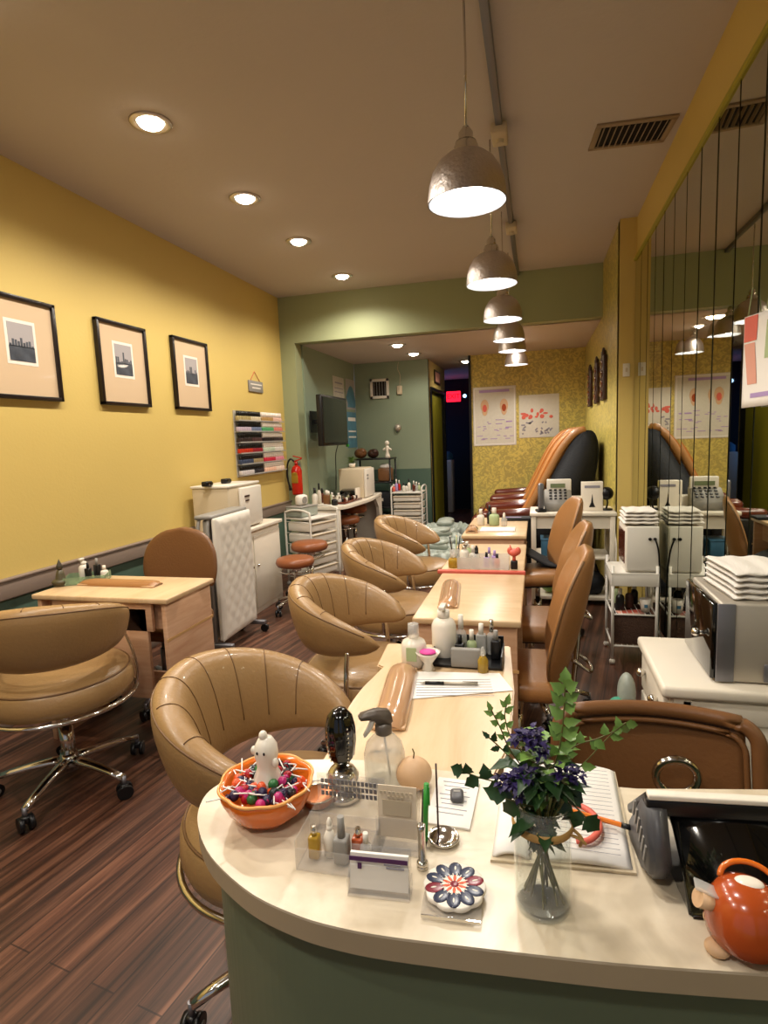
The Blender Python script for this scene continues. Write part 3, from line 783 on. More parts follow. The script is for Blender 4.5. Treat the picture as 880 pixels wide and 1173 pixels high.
# T4 set
for (x, y, h, r, b_, c_, st, w) in [(-.41, 4.35, .12, .028, 'whitegloss', 'whitegloss', 'round', 'white bottle at the left on the farthest table'),
    (-.31, 4.34, .13, .038, 'pale_green', 'whitegloss', 'round', 'cloudy wide bottle on the farthest manicure table'),
    (-.35, 4.42, .14, .02, 'black', 'black', 'round', 'black slim bottle between the two pale bottles on farthest table'),
    (-.235, 4.30, .10, .022, 'clearplastic', 'whitegloss', 'dropper', 'clear dropper bottle at the right on farthest table')]:
    bottle('small_bottle', (x, y, .776), h, r, b_, c_, w, 'bottle', st, .3, 'bottles on the farthest manicure table')
o = MB().box((0, 0, .004), (.24, .16, .008), .003).build('folded_napkin', 'paper', loc=(-.27, 4.12, .776)); tag(o, 'white folded paper napkin lying on the farthest manicure table', 'napkin')
# left table set
t = thing('tray_organizer', 'pale green clear tray with bottles on the lone wall table', 'tray', (-2.30, 2.50, .761), .5)
b = MB().box((0, 0, .003), (.20, .13, .005), .001)
for s in (-1, 1): b.box((0, s*.065, .02), (.20, .003, .04)).box((s*.1, 0, .02), (.003, .13, .04))
b.build('tray', mat('green_clear_plastic', '#b9d1b2', .15, trans=.7, ior=1.2), t)
for (x, y, h, r, b_, c_, st, w) in [(-2.32, 2.50, .12, .024, 'whitegloss', 'whitegloss', 'pump', 'white pump bottle in the tray on the wall table'),
    (-2.275, 2.48, .10, .013, 'black', 'black', 'square', 'nearer slim black bottle on the wall table'),
    (-2.27, 2.54, .11, .014, 'black', 'grey', 'square', 'farther black bottle with grey cap on the wall table'),
    (-2.345, 2.54, .09, .022, 'clearplastic', 'whitegloss', 'round', 'clear bottle left of the pump bottle on the wall table'),
    (-2.235, 2.55, .07, .02, 'ghost', 'ghost', 'round', 'short white jar at the right in the wall table tray')]:
    bottle('small_bottle', (x, y, .768), h, r, b_, c_, w, 'bottle', st, .3, 'bottles on the wall table')
t = thing('seated_figurine', 'dark green-brown seated figurine at the left corner of wall table', 'figurine', (-2.385, 2.41, .761))
MB().lathe([(0, 0), (.035, 0), (.036, .01), (.026, .03), (.02, .06), (.014, .08), (0, .085)]).sph((0, -.012, .02), (.038, .03, .018)).build('body', mat('bronze_green', '#4d4630', .4), t)
MB().sph((0, 0, .098), (.015, .016, .019)).lathe([(.012, .11), (.006, .125), (0, .14)]).build('head', mat('bronze_dark', '#3c3528', .4), t)

# ------------------------------------------------------------------ chairs
def star_base(t, r=.28, hub=.42, rz=.3, m='chrome', zhub=.10):
    MB().lathe([(0, zhub+.05), (.03, zhub+.05), (.036, zhub+.03), (.04, zhub-.02), (0, zhub-.02)]).build('hub', m, t)
    MB().cyl((0, 0, zhub+.03), (0, 0, hub-.12), .026).cyl((0, 0, hub-.13), (0, 0, hub), .017).build('gas_lift', m, t)
    for k in range(5):
        a = rz+k*2*PI/5; c, s = math.cos(a), math.sin(a)
        pts = [(c*q, s*q, zhub+.02-(q/r)**2*.035) for q in (.02, .25*r, .5*r, .75*r, r)]
        MB().tube(pts, [.024, .022, .019, .017, .015], seg=10, flat=.8).build('leg', m, t)
        w = MB()
        a2 = a+.9
        dx, dy = -math.sin(a2), math.cos(a2)
        for q in (-1, 1):
            w.cyl((c*r+dx*q*.008, s*r+dy*q*.008, .03), (c*r+dx*q*.024, s*r+dy*q*.024, .03), .0285, seg=18)
        cc = w.box((c*r, s*r, .046), (.03, .03, .03), .008).build('caster', 'black', t)
        MB().cyl((c*r+dx*.0245, s*r+dy*.0245, .03), (c*r+dx*.0275, s*r+dy*.0275, .03), .012, seg=12).build('wheel_cap', 'grey', cc)
        MB().cyl((c*r, s*r, .05), (c*r, s*r, zhub-.005), .008).build('caster_stem', 'steel2', cc)

def tub_chair(loc, rz, lab, group, tmax=2.3, lm='leather'):
    """front faces +x"""
    t = thing('tub_chair', lab, 'chair', loc, rz, group)
    Rr, HA, AL = .222, .222*PI/2, .15
    def cen(a):     # a: -1..1, arc at the back then two straight arms
        sg = 1 if a >= 0 else -1
        q = abs(a)*(HA+AL)
        if q <= HA: th = PI+sg*q/Rr; c = Vector((-.02+Rr*math.cos(th), Rr*math.sin(th), 0))
        else:
            th = PI+sg*PI/2; k = (q-HA)/AL
            c = Vector((-.02+(q-HA), -sg*Rr*(1-.16*k*k), 0)); th += sg*.25*k
        z = .668 + .076*(1-abs(a)**1.8)
        return c, th, z, (.022+.114*(1-abs(a)**1.9)), (.024+.030*(1-abs(a)**2.2))
    def f(u, v):
        a = -1+2*u; c, th, z, hh, ww = cen(a)
        cap = 1.0
        q = min(u, 1-u)
        if q < .06: cap = math.sqrt(max(0, 1-(1-q/.06)**2))*.99+.01
        phi = 2*PI*v
        cp, sp = math.cos(phi), math.sin(phi)
        X = math.copysign(abs(cp)**.8, cp)*ww*cap; Z = math.copysign(abs(sp)**.75, sp)*hh*cap
        e = X+Z*.22
        return (c.x+e*math.cos(th), c.y+e*math.sin(th), z+Z)
    bk = MB().grid(f, 84, 28, cv=True).build('backrest', lm, t)
    # seams
    for a in [-.62, -.42, -.22, -.02, .18, .38, .6]:
        pts = []
        for j in range(15):
            v = .19+ .36*j/14
            p = Vector(f((a+1)/2, v)); th = cen(a)[1]
            d = Vector((math.cos(th), math.sin(th), 0))
            n_ = -d if v > .28 else Vector((0, 0, 1))
            pts.append(p+n_*.0006)
        MB().tube(pts, .0015, seg=5).build('seam', 'seam', bk)
    pts = [Vector(f(u, .14))+Vector((0, 0, .001)) for u in [.05+.9*k/60 for k in range(61)]]
    MB().tube(pts, .0026, seg=6).build('piping', 'seam', bk)
    # seat
    def sf(a, z): return 1
    MB().lathe([(0, .408), (.22, .408), (.252, .420), (.262, .455), (.257, .505), (.232, .532), (.12, .544), (0, .545)], seg=40).build('seat', lm, t)
    MB().tube([(.246*math.cos(a), .246*math.sin(a), .519) for a in [2*PI*k/48 for k in range(48)]], .004, closed=True, seg=6).build('seat_piping', 'seam', t)
    MB().tube([(.264*math.cos(a), .264*math.sin(a), .407) for a in [2*PI*k/48 for k in range(48)]], .010, closed=True).build('seat_ring', 'chrome', t)
    for a in (-.86, .86):
        th = PI+a*1.9; c, s = math.cos(th), math.sin(th)
        MB().tube(catmull([(c*.262, s*.262, .415), (c*.272, s*.272, .46), (c*.262, s*.262, .56), (c*.235, s*.235, .66)], 5), .010, flat=.6).build('back_bracket', 'chrome', t)
    MB().box((0, 0, .399), (.2, .2, .018), .004).build('seat_plate', 'black', t)
    star_base(t, .27, .395)
    return t
TG = 'tan leather tub chairs'
c0 = tub_chair((-.645, 1.285, 0), -.12, 'tan leather tub chair nearest the counter, wrapping the nearest table', TG)
again(c0, (-.70, 2.23, 0), -.05, 'tan leather tub chair at the second manicure table')
again(c0, (-.775, 3.12, 0), -.1, 'tan leather tub chair at the third manicure table')
again(c0, (-.86, 4.12, 0), -.1, 'farthest tan leather tub chair, by the farthest manicure table')
again(c0, (-1.98, 1.94, 0), 2.1, 'tan leather swivel chair seen from behind before the lone wall table', (1.12, 1.12, 1.0))

def tech_chair(loc, rz, lab, lm='leather2', group=None):
    """sitter faces +x ; back at -x"""
    t = thing('task_chair', lab, 'chair', loc, rz, group)
    def f(u, v):
        # u vertical 0..1, v across 0..1 ring cross
        z = .43+.56*u
        half = .215*(1-abs(2*u-1)**3.2*.55)*(1 if u < .97 else .9)
        x = -.155-.02*math.sin(u*3)-.13*u**1.6
        a = 2*PI*v
        th = .045*(.3+.7*math.sin(PI*min(1, max(.03, u)))**.4)
        y = math.cos(a)*half; dx = math.sin(a)*th
        return (x+dx+.09*(y/.2)**2*.6, y, z+dx*.3)
    b = MB().grid(f, 26, 28, cv=True)
    bk = b.build('backrest', lm, t)
    pts = [Vector(f(u, .25))*1 for u in (0, 1)]
    bm = bmesh.new(); bm.from_mesh(bk.data)
    bmesh.ops.holes_fill(bm, edges=bm.edges, sides=60)
    for q in bm.faces: q.smooth = True
    bm.to_mesh(bk.data); bm.free()
    MB().tube([f(u, 0) for u in [k/20 for k in range(1, 20)]], .005, seg=6).build('piping', 'seam', bk)
    MB().tube([f(u, .5) for u in [k/20 for k in range(1, 20)]], .005, seg=6).build('piping', 'seam', bk)
    MB().box((.0, 0, .455), (.34, .42, .085), .04, seg=4).build('seat', lm, t)
    MB().box((.02, 0, .405), (.3, .3, .02), .006).build('seat_plate', 'black', t)
    MB().tube(catmull([(-.08, 0, .40), (-.21, 0, .40), (-.235, 0, .50), (-.25, 0, .68)], 6), .014, flat=.8).build('back_bar', 'chrome', t)
    MB().tube(catmull([(-.22, -.06, .55), (-.29, -.05, .50), (-.29, .05, .50), (-.22, .06, .55)], 5), .008).build('back_handle', 'chrome', t)
    star_base(t, .29, .40, .55)
    return t
GR = 'caramel task chairs behind the manicure tables'
k0 = tech_chair((-.09, 2.38, 0), PI, 'nearest caramel leather task chair right of the second manicure table', group=GR)
again(k0, (-.035, 3.05, 0), PI+.05, 'middle caramel leather task chair right of the third manicure table')
again(k0, (-.0, 4.15, 0), PI+.25, 'farthest caramel leather task chair, before the register stand')
# wall table technician chair (faces -y i.e. camera)
def round_back_chair(loc, rz, lab):
    t = thing('task_chair', lab, 'chair', loc, rz)
    def f(u, v):
        z = .62+.34*u; a = 2*PI*v
        half = .255*(max(0.0, 1-((u-.30)/.7)**2.6))**.45 if u > .30 else .255*(1-.12*((.30-u)/.30)**2)
        half = max(half, .02)
        y = math.cos(a)*half; th = .03
        return (-.22+math.sin(a)*th-.05*u+.5*y*y, y, z)
    bk = MB().grid(f, 24, 28, cv=True).build('backrest', 'leather3', t)
    bm = bmesh.new(); bm.from_mesh(bk.data); bmesh.ops.holes_fill(bm, edges=bm.edges, sides=60)
    for q in bm.faces: q.smooth = True
    bm.to_mesh(bk.data); bm.free()
    MB().box((.02, 0, .455), (.44, .46, .085), .04, seg=4).build('seat', 'leather3', t)
    MB().tube(catmull([(-.08, 0, .40), (-.26, 0, .42), (-.285, 0, .52), (-.275, 0, .68)], 6), .014).build('back_bar', 'black', t)
    star_base(t, .29, .42, .2, 'steel2')
round_back_chair((-2.09, 2.80, 0), -PI/2, 'brown round-backed chair behind the lone wall table')
# reception chair: wide back with rolled border
t = thing('reception_chair', 'brown leather chair with wide padded-rim back behind the counter', 'chair', (.272, 1.27, -.075), 0)
def rb(inset, off):
    def f(u, v):
        z = .56+(.26)*v; w = .222-inset
        x = (2*u-1)*w
        return (x, .175+off-(.06)*(x/.25)**2+.06*v, z)
    return f
MB().grid(rb(.012, .035), 24, 8, thick=.03).build('back_panel', 'leather3', t)
rim = []
for k in range(10): rim.append((-.225, .56+.2*k/9))
for k in range(7): a = PI-k*PI/2/6; rim.append((-.185+.04*math.cos(a), .775+.045*math.sin(a)))
for k in range(12): rim.append((-.19+.38*k/11, .823+.004*math.sin(PI*k/11)))
for k in range(7): a = PI/2-k*PI/2/6; rim.append((.185+.04*math.cos(a), .775+.045*math.sin(a)))
for k in range(10): rim.append((.225, .76-.2*k/9))
P3 = [(x, (.17)-(.06)*(x/.25)**2+.06*(z-.56)/.26, z) for x, z in rim]
MB().tube(P3, .018, seg=12).build('back_rim', 'leather3', t)
P4 = [(x*.88, .16-(.06)*(x*.88/.25)**2+.06*(z-.56)/.26, .56+(z-.56)*.90) for x, z in rim]
MB().tube(P4, .007, seg=8).build('back_piping', 'leather3', t)
MB().box((0, -.02, .46), (.48, .44, .09), .04, seg=4).build('seat', 'leather3', t)
MB().tube(catmull([(-.0, .02, .41), (0, .24, .43), (0, .25, .6)], 6), .015).build('back_bar', 'black', t)
MB().tube([(.04+.045*math.cos(a), .125, .712+.042*math.sin(a)) for a in [2*PI*k/28 for k in range(28)]], .010, closed=True, seg=10).build('chrome_ring', 'chrome', t)
star_base(t, .27, .42, .1, zhub=.13)

# pedicure stools brown
def stool(loc, lab, rz=0):
    t = thing('low_stool', lab, 'stool', loc, rz, 'brown round stools')
    MB().lathe([(0, .40), (.13, .40), (.155, .41), (.165, .435), (.155, .465), (.13, .475), (0, .48)], seg=28).build('seat', M['stool_l'], t)
    MB().tube([(.13*math.cos(a), .13*math.sin(a), .36) for a in [2*PI*k/24 for k in range(24)]], .006, closed=True, seg=6).cyl((0, 0, .36), (0, 0, .41), .05).build('seat_mount', 'chrome', t)
    star_base(t, .20, .38, .4)
    return t
M['stool_l'] = mat('rust_brown_leather', '#8a4f2c', .35)
s0 = stool((-2.0, 4.5, 0), 'nearer brown round stool before the white drawer cart')
again(s0, (-2.06, 4.98, 0), .5, 'farther brown round stool touching the white drawer cart', (1.05, 1.05, 1.1))
again(s0, (-2.22, 6.50, 0), .2, 'brown round stool under the near part of the white vanity', (1.1, 1.1, 1.15))
again(s0, (-2.27, 7.05, 0), .9, 'brown round stool under the far part of the white vanity', (1, 1, 1.3))

# ------------------------------------------------------------------ folded bed / white cabinet
t = thing('folded_bed', 'folded white quilted rollaway bed standing on casters beside the wall table', 'folding bed', (-2.12, 3.68, 0), .0)
# panel plane runs from (-2.14,3.4) to (-1.96,3.62)?  local x along the panel
BR = math.atan2(.58, -.02)
t.rotation_euler = (0, 0, BR); t.location = (-2.14, 3.70, 0)
def quilt(u, v):
    x = (u-.5)*.52; z = .10+v*.86
    e = min(u, 1-u, v*1.3, (1-v)*1.3); edge = min(1, e/.06)
    q = abs(math.sin(u*PI*4+v*PI*7))*abs(math.sin(u*PI*4-v*PI*7))
    return (x, -.035-.020*math.sqrt(edge)-.0025*q*edge, z)
MB().grid(quilt, 60, 80).box((0, -.02, .53), (.515, .035, .855), .012).build('quilted_mattress', 'whitegloss', t)
MB().box((0, .045, .53), (.50, .05, .84), .02).build('rear_mattress', 'grey', t)
fr = [(-.265, .02, .1), (-.265, .02, .90), (-.24, .02, .965), (.24, .02, .965), (.265, .02, .90), (.265, .02, .1)]
MB().tube(fr, .014).tube([(x, y+.07, z) for x, y, z in fr], .014).build('frame', 'grey', t)
MB().box((0, .05, .965), (.54, .13, .03), .012).build('top_band', 'grey', t)
for s in (-1, 1):
    MB().box((s*.265, .0, .075), (.04, .22, .03), .006).build('foot_bar', 'steel2', t)
    for q in (-1, 1): MB().cyl((s*.265-.012, q*.1, .03), (s*.265+.012, q*.1, .03), .03).build('caster', 'black', t)
    for k in range(6): MB().box((-.275, .055, .2+k*.1), (.012, .05, .012)).build('hinge_bar', 'chrome', t) if s < 0 else None

t = thing('white_cabinet', 'low white cabinet along the yellow wall bearing the cream steamer box', 'cabinet', (-2.52, 4.37, 0))
MB().box((.0, 0, .36), (.40, 1.06, .72), .004).build('body', 'white', t)
MB().box((.01, 0, .735), (.44, 1.10, .03), .005).build('top', 'white', t)
for s in (-1, 1):
    d = MB().box((.205, s*.26, .36), (.014, .50, .62), .004).build('door', 'white', t)
    MB().sph((.22, s*.05, .42), .012).build('knob', 'chrome', d)
t = thing('towel_steamer', 'cream two-part towel steamer box on the low white cabinet', 'towel steamer', (-2.52, 4.36, .751), 0)
MB().box((0, 0, .18), (.33, .52, .36), .015).build('cabinet_body', 'cream', t)
d = MB().box((.18, .07, .18), (.03, .36, .33), .012).build('door', 'whitegloss', t)
MB().box((.197, -.02, .27), (.006, .08, .015)).box((.197, -.02, .235), (.006, .06, .012)).build('badge', 'carv', d)
MB().box((.0, 0, .366), (.34, .54, .02), .006).build('lid', 'whitegloss', t)
for k, (y, w) in enumerate(((4.07, 'left'), (4.36, 'right'))):
    t = thing('black_gadget', w+' small black camera-like gadget on top of the cream steamer', 'gadget', (-2.52, y, 1.128), 0)
    MB().box((0, 0, .02), (.05, .09, .04), .008).build('body', 'black', t)
    MB().cyl((.02, -.02, .02), (.035, -.02, .02), .013).cyl((.02, .02, .02), (.035, .02, .02), .013).build('lens', 'blackgloss', t)

# ------------------------------------------------------------------ drawer carts
def drawer_cart(loc, rz, w, d, h, n, lab):
    t = thing('drawer_cart', lab, 'drawer cart', loc, rz)
    for sy in (-1, 1):
        y = sy*w/2
        pts = catmull([(-d/2, y, .05), (-d/2, y, h-.1), (-d/2+.03, y, h-.02), (0, y, h), (d/2-.03, y, h-.02), (d/2, y, h-.1), (d/2, y, .05)], 4)
        MB().tube(pts, .011).build('side_frame', 'white_metal', t)
        b = MB()
        for k in range(n+1): b.cyl((-d/2, y, .1+k*(h-.22)/n), (d/2, y, .1+k*(h-.22)/n), .004, seg=8)
        b.build('runner', 'white_metal', t)
        for sx in (-1, 1): MB().sph((sx*d/2, y, .025), .025).build('caster', 'grey', t)
    hh = (h-.22)/n
    for k in range(n):
        q = MB().box((0, 0, .1+hh*(k+.5)), (d-.02, w-.04, hh*.78), .012).build('drawer', 'whitegloss', t)
        MB().box((d/2-.004, 0, .1+hh*(k+.80)), (.016, w*.9, .012), .004).build('handle_lip', 'cream', q)
    MB().box((0, 0, h-.09), (d, w-.02, .02), .005).build('top_tray', 'white_metal', t)
    return t
drawer_cart((-2.22, 5.47, 0), -.35, .42, .33, .78, 5, 'white plastic drawer cart between the cabinet and the vanity')
t = thing('storage_box', 'small clear storage box on top of the nearer drawer cart', 'box', (-2.3, 5.42, .705), -.3)
MB().box((0, 0, .05), (.2, .26, .10), .01).build('body', 'bag', t)
MB().box((0, 0, .10), (.21, .27, .01), .004).build('lid', 'grey', t)
t = thing('round_clock', 'small clock-like white device on the clear storage box', 'clock', (-2.3, 5.42, .811), -.3)
MB().box((0, 0, .055), (.08, .14, .11), .03).build('casing', 'whitegloss', t)
MB().cyl((.04, 0, .055), (.045, 0, .055), .035).build('dial', 'grey', t)
drawer_cart((-1.70, 7.75, 0), -PI/2, .42, .33, .80, 6, 'white drawer cart against the sage back wall holding polish bottles')
cols = ['pinkred', 'whitegloss', 'burgundy', 'lilac', 'whitegloss', 'clearplastic', 'red', 'ghost', 'pale_green']
nm = ['coral', 'white', 'burgundy', 'lilac', 'glossy white', 'clear', 'red', 'off-white', 'pale green']
for k in range(9):
    bottle('small_bottle', (-1.89+.14*(k % 3)+.02*(k//3), 7.66+.08*(k//3), .725), .10+.02*(k % 4), .022, cols[k], 'black' if k % 3 == 1 else 'whitegloss', nm[k]+' bottle on top of the drawer cart by the sage back wall', 'bottle', 'round', .3, 'bottles on the far drawer cart')

# ------------------------------------------------------------------ vanity table
t = thing('vanity_table', 'white curved-front vanity table under the television', 'vanity table', (0, 0, 0))
outer = catmull([(-2.545, 5.98, 0), (-2.09, 5.98, 0), (-2.0, 6.35, 0), (-1.97, 6.8, 0), (-2.0, 7.2, 0), (-2.04, 7.58, 0)], 6)
oo = [(p.x, p.y) for p in outer[5:]]
MB().prism([(-2.545, 5.98)]+[q for q in oo if q[0] > -2.2]+[(-2.545, 7.58)], .69, .725, .004).build('top', 'white', t)
MB().box((-2.32, 6.0, .345), (.45, .035, .69), .004).build('side_panel', 'white', t)
MB().box((-2.29, 7.55, .345), (.50, .035, .69), .004).build('side_panel', 'white', t)
MB().xprism([(7.535, 0.0), (7.535, .66), (7.25, .69), (7.4, .55), (7.46, .3), (7.48, 0)], -2.08, -2.04, 'x').build('curved_bracket', 'white', t)
MB().box((-2.53, 6.78, .345), (.02, 1.5, .69)).build('back_panel', 'carv', t)
# clutter on vanity
t = thing('towel_steamer', 'white box steamer with grey door edge on the vanity end', 'towel steamer', (-2.22, 7.02, .726), 0)
MB().box((0, 0, .185), (.32, .42, .37), .015).build('cabinet_body', 'cream', t)
d = MB().box((.175, 0, .185), (.03, .38, .35), .01).build('door', 'whitegloss', t)
MB().box((.192, -.12, .28), (.006, .06, .02)).box((.192, -.12, .24), (.006, .06, .02)).build('buttons', 'grey', d)
r = random.Random(5)
CC = [('whitegloss', 'white'), ('ghost', 'off-white'), ('burgundy', 'dark red'), ('black', 'black'), ('clearplastic', 'clear'), ('leather3', 'brown'), ('pale_green', 'green')]
pos = ['at the near left', 'at the near middle', 'at the near right', 'in the second row left', 'in the second row middle', 'in the second row right', 'in the third row left', 'in the third row middle', 'in the third row right', 'in the fourth row left', 'in the fourth row middle', 'in the fourth row right']
for k in range(12):
    c = CC[(k*5) % 7]
    hh = [.2, .17, .10, .24, .15, .09, .17, .12, .08, .12, .1, .08][k]
    bottle('product_bottle', (-2.44+.13*(k % 3)+r.uniform(-.02, .02), 6.12+.13*(k//3)+r.uniform(-.02, .02), .726), hh, r.uniform(.022, .036), c[0], ['black', 'whitegloss', 'chrome'][k % 3], c[1]+' beauty product bottle '+pos[k]+' on the vanity', 'bottle', ['round', 'square', 'pump'][k % 3], .3, 'product bottles on the vanity')
t = thing('makeup_organizer', 'dark red tray of polish bottles along the vanity front edge', 'organizer', (-2.15, 6.45, .726), -.1)
MB().box((0, 0, .012), (.16, .5, .024), .006).build('tray', 'burgundy', t)
for k in range(8):
    MB().box((0.02, -.2+k*.057, .042), (.03, .03, .035), .005).build('jar', ['black', 'burgundy', 'ghost', 'carv'][k % 4], t)
t = thing('hair_clipper_case', 'black open case with white items left of the steamer', 'case', (-2.22, 6.72, .761-.035+.03), 0)
MB().box((0, 0, .04), (.2, .12, .10), .01, rot=(.2, 0, 0)).build('case', 'blackgloss', t)
MB().box((.11, 0, .04), (.02, .16, .14), .003).build('edge_frame', 'ghost', t)
def leaf_at(b, p, d, L, W, up=Vector((0, 0, 1)), curl=.25):
    """adds a leaf blade with lobes"""
    d = d.normalized(); s = d.cross(up)
    if s.length < .1: s = d.cross(Vector((1, 0, 0)))
    s.normalize(); n = s.cross(d)
    prof = [0, .55, 1.0, .72, .8, .5, .22, 0]
    t = bmesh.new(); rows = []
    N = len(prof)
    for i, w in enumerate(prof):
        f = i/(N-1); c = p+d*L*f - n*curl*L*f*f
        rows.append([t.verts.new(c-s*W*w/2+n*W*w*.18), t.verts.new(c), t.verts.new(c+s*W*w/2+n*W*w*.18)])
    for i in range(N-1):
        for j in range(2):
            t.faces.new((rows[i][j], rows[i][j+1], rows[i+1][j+1], rows[i+1][j]))
    bmesh.ops.remove_doubles(t, verts=t.verts, dist=1e-6)
    b._add(t, True)
t = thing('potted_plant', 'small leafy green plant on top of the vanity steamer', 'plant', (-2.25, 6.98, 1.103))
MB().lathe([(0, 0), (.035, 0), (.045, .05), (.04, .05), (0, .045)]).build('pot', 'ghost', t)
b = MB(); rr_ = random.Random(3)
for k in range(26):
    a = rr_.uniform(0, 2*PI); leaf_at(b, Vector((0, 0, .05+rr_.uniform(0, .05))), Vector((math.cos(a), math.sin(a), rr_.uniform(.1, 1))), rr_.uniform(.06, .11), .035)
b.build('foliage', 'leaf', t)
# ------------------------------------------------------------------ dark shelf rack at the back
t = thing('shelf_rack', 'tall dark shelf rack in the corner beside the vanity', 'shelf', (-2.2, 7.85, 0))
for sx in (-1, 1):
    for sy in (-1, 1): MB().cyl((sx*.26, sy*.16, 0), (sx*.26, sy*.16, 1.18), .012).build('post', 'black', t)
for z in (.15, .5, .85, 1.17): MB().box((0, 0, z), (.56, .36, .02), .004).build('shelf_board', 'black', t)
t = thing('white_figurine', 'white figurine standing at the right end of the dark rack', 'figurine', (-1.99, 7.78, 1.181))
MB().lathe([(0, 0), (.04, 0), (.035, .03), (.02, .08), (.03, .14), (.015, .17), (0, .17)]).build('body', 'ghost', t)
MB().sph((0, 0, .20), (.032, .032, .035)).build('head', 'ghost', t)
MB().sph((.04, -.01, .12), (.03, .015, .015), rot=(0, .6, 0)).sph((-.04, -.01, .12), (.03, .015, .015), rot=(0, -.6, 0)).build('arms', 'ghost', t)
for k, (x, m_, w, rr2) in enumerate([(-2.38, 'leather3', 'brown round wig-like bundle at the left on the dark rack', .09), (-2.2, 'carv', 'dark bundle in the middle on top of the dark rack', .08)]):
    tag(MB().sph((0, 0, rr2*.8), (rr2, rr2, rr2*.8)).sph((.03, -.03, rr2*1.1), (rr2*.6, rr2*.6, rr2*.5)).build('fabric_bundle', m_, loc=(x, 7.8, 1.181)), w, 'bundle')
t = thing('storage_basket', 'brown basket with white cloth on the middle shelf of dark rack', 'basket', (-2.03, 7.80, .861))
MB().box((0, 0, .09), (.18, .2, .18), .02).build('basket', 'leather3', t); MB().sph((0, 0, .2), (.08, .08, .04)).build('cloth', 'towel', t)
t = thing('storage_box', 'black box on the lower shelf of the dark rack', 'box', (-2.1, 7.82, .511))
MB().box((0, 0, .1), (.3, .26, .2), .01).build('body', 'blackfab', t); MB().box((0, -.132, .1), (.1, .006, .04)).build('label_plate', 'ghost', t)
t = thing('storage_box', 'grey box standing on the bottom shelf of the dark rack', 'box', (-2.2, 7.82, .161))
MB().box((0, 0, .12), (.34, .28, .24), .01).build('body', 'steel2', t); MB().box((0, 0, .245), (.36, .30, .02), .004).build('lid', 'black', t)

# ------------------------------------------------------------------ pedicure basins
def basin(loc, rz, lab):
    t = thing('pedicure_basin', lab, 'pedicure basin', loc, rz, 'liner covered pedicure basins')
    MB().lathe([(0, .0), (.22, 0), (.26, .05), (.28, .24), (.27, .30)], seg=32).build('tub', 'grey', t)
    def f(u, v):
        a = 2*PI*u; r_ = [.03, .14, .22, .27, .295, .30, .285][int(v*6+.5)]; z = [.19, .20, .26, .325, .32, .25, .15][int(v*6+.5)]
        w = 1+.05*math.sin(a*7+v*9)+.03*math.sin(a*13)
        return (r_*w*math.cos(a), r_*w*math.sin(a), z+.014*math.sin(a*9+v*17)+.01*math.sin(a*15-v*8))
    MB().grid(f, 72, 7, cu=True).build('liner', 'bag', t)
    MB().box((.0, 0, .36), (.30, .2, .07), .03, rot=(0, .1, .2)).sph((.02, .0, .39), (.14, .1, .04)).build('foot_pillow', 'bag', t)
    return t
b0 = basin((-1.02, 5.72, 0), 0, 'nearest of three grey liner-covered pedicure foot basins')
again(b0, (-1.1, 6.45, 0), .6, 'middle one of three grey liner-covered pedicure basins')
again(b0, (-1.12, 7.2, 0), 1.4, 'farthest of three grey liner-covered pedicure basins')

# ------------------------------------------------------------------ massage chairs (face -x)
def massage_chair(loc, lab):
    t = thing('massage_chair', lab, 'massage chair', loc, 0, 'pedicure massage chairs')
    # base
    MB().box((-.15, 0, .2), (.62, .6, .4), .05).build('base', 'black', t)
    # side shell, profile in x-z
    prof = [(-.42, .42), (-.20, .40), (.05, .45), (.22, .62), (.42, .95), (.56, 1.25), (.60, 1.40), (.55, 1.46), (.46, 1.44), (.30, 1.25), (.10, .85), (-.03, .62), (-.18, .56), (-.40, .56)]
    pr = [(p.x, p.y) for p in catmull([(x, z, 0) for x, z in prof], 4, True)]
    MB().xprism(pr, -.27, .27, 'y').build('seat_and_back', 'orange_leather', t)
    shell = [(.10, .30), (.42, .45), (.62, .86), (.69, 1.2), (.67, 1.39), (.60, 1.45), (.50, 1.38), (.33, 1.1), (.16, .76), (.02, .52), (-.02, .34)]
    ps = [(p.x, p.y) for p in catmull([(x, z, 0) for x, z in shell], 4, True)]
    for s in (-1, 1):
        MB().xprism(ps, s*.285-.035, s*.285+.035, 'y', .012).build('side_shell', 'blackfab', t)
    MB().xprism([(x+.03, z) for x, z in ps], -.25, .25, 'y').build('back_shell', 'blackfab', t)
    for s in (-1, 1):
        MB().tube(catmull([(-.02, s*.285, .52), (.07, s*.285, .70), (.24, s*.285, 1.02), (.38, s*.285, 1.28), (.50, s*.285, 1.42), (.60, s*.285, 1.46)], 5), [.036]*25+[.025], seg=12).build('bolster', 'leather2', t)
    MB().sph((.42, 0, 1.30), (.08, .2, .13), rot=(0, .6, 0)).build('headrest', M['head'], t)
    for s in (-1, 1):
        MB().box((-.10, s*.34, .66), (.60, .11, .10), .045, rot=(0, -.06, 0), seg=4).build('armrest', 'burgundy', t)
        MB().box((-.1, s*.34, .42), (.42, .07, .4), .03).build('arm_side', 'black', t)
    MB().box((-.30, 0, .50), (.30, .5, .14), .05, seg=4).build('seat_cushion', 'orange_leather', t)
    MB().box((-.55, 0, .36), (.1, .42, .3), .04, rot=(0, .25, 0)).build('leg_rest', 'burgundy', t)
    return t
M['head'] = mat('orange_cushion', '#c98550', .4)
m0 = massage_chair((-.15, 6.15, 0), 'nearest black and tan reclining pedicure massage chair by the right wall')
again(m0, (-.17, 6.95, 0), None, 'middle tan and black pedicure massage chair behind the nearest one')
again(m0, (-.17, 7.75, 0), None, 'farthest tan and black pedicure massage chair beside the chart wall')

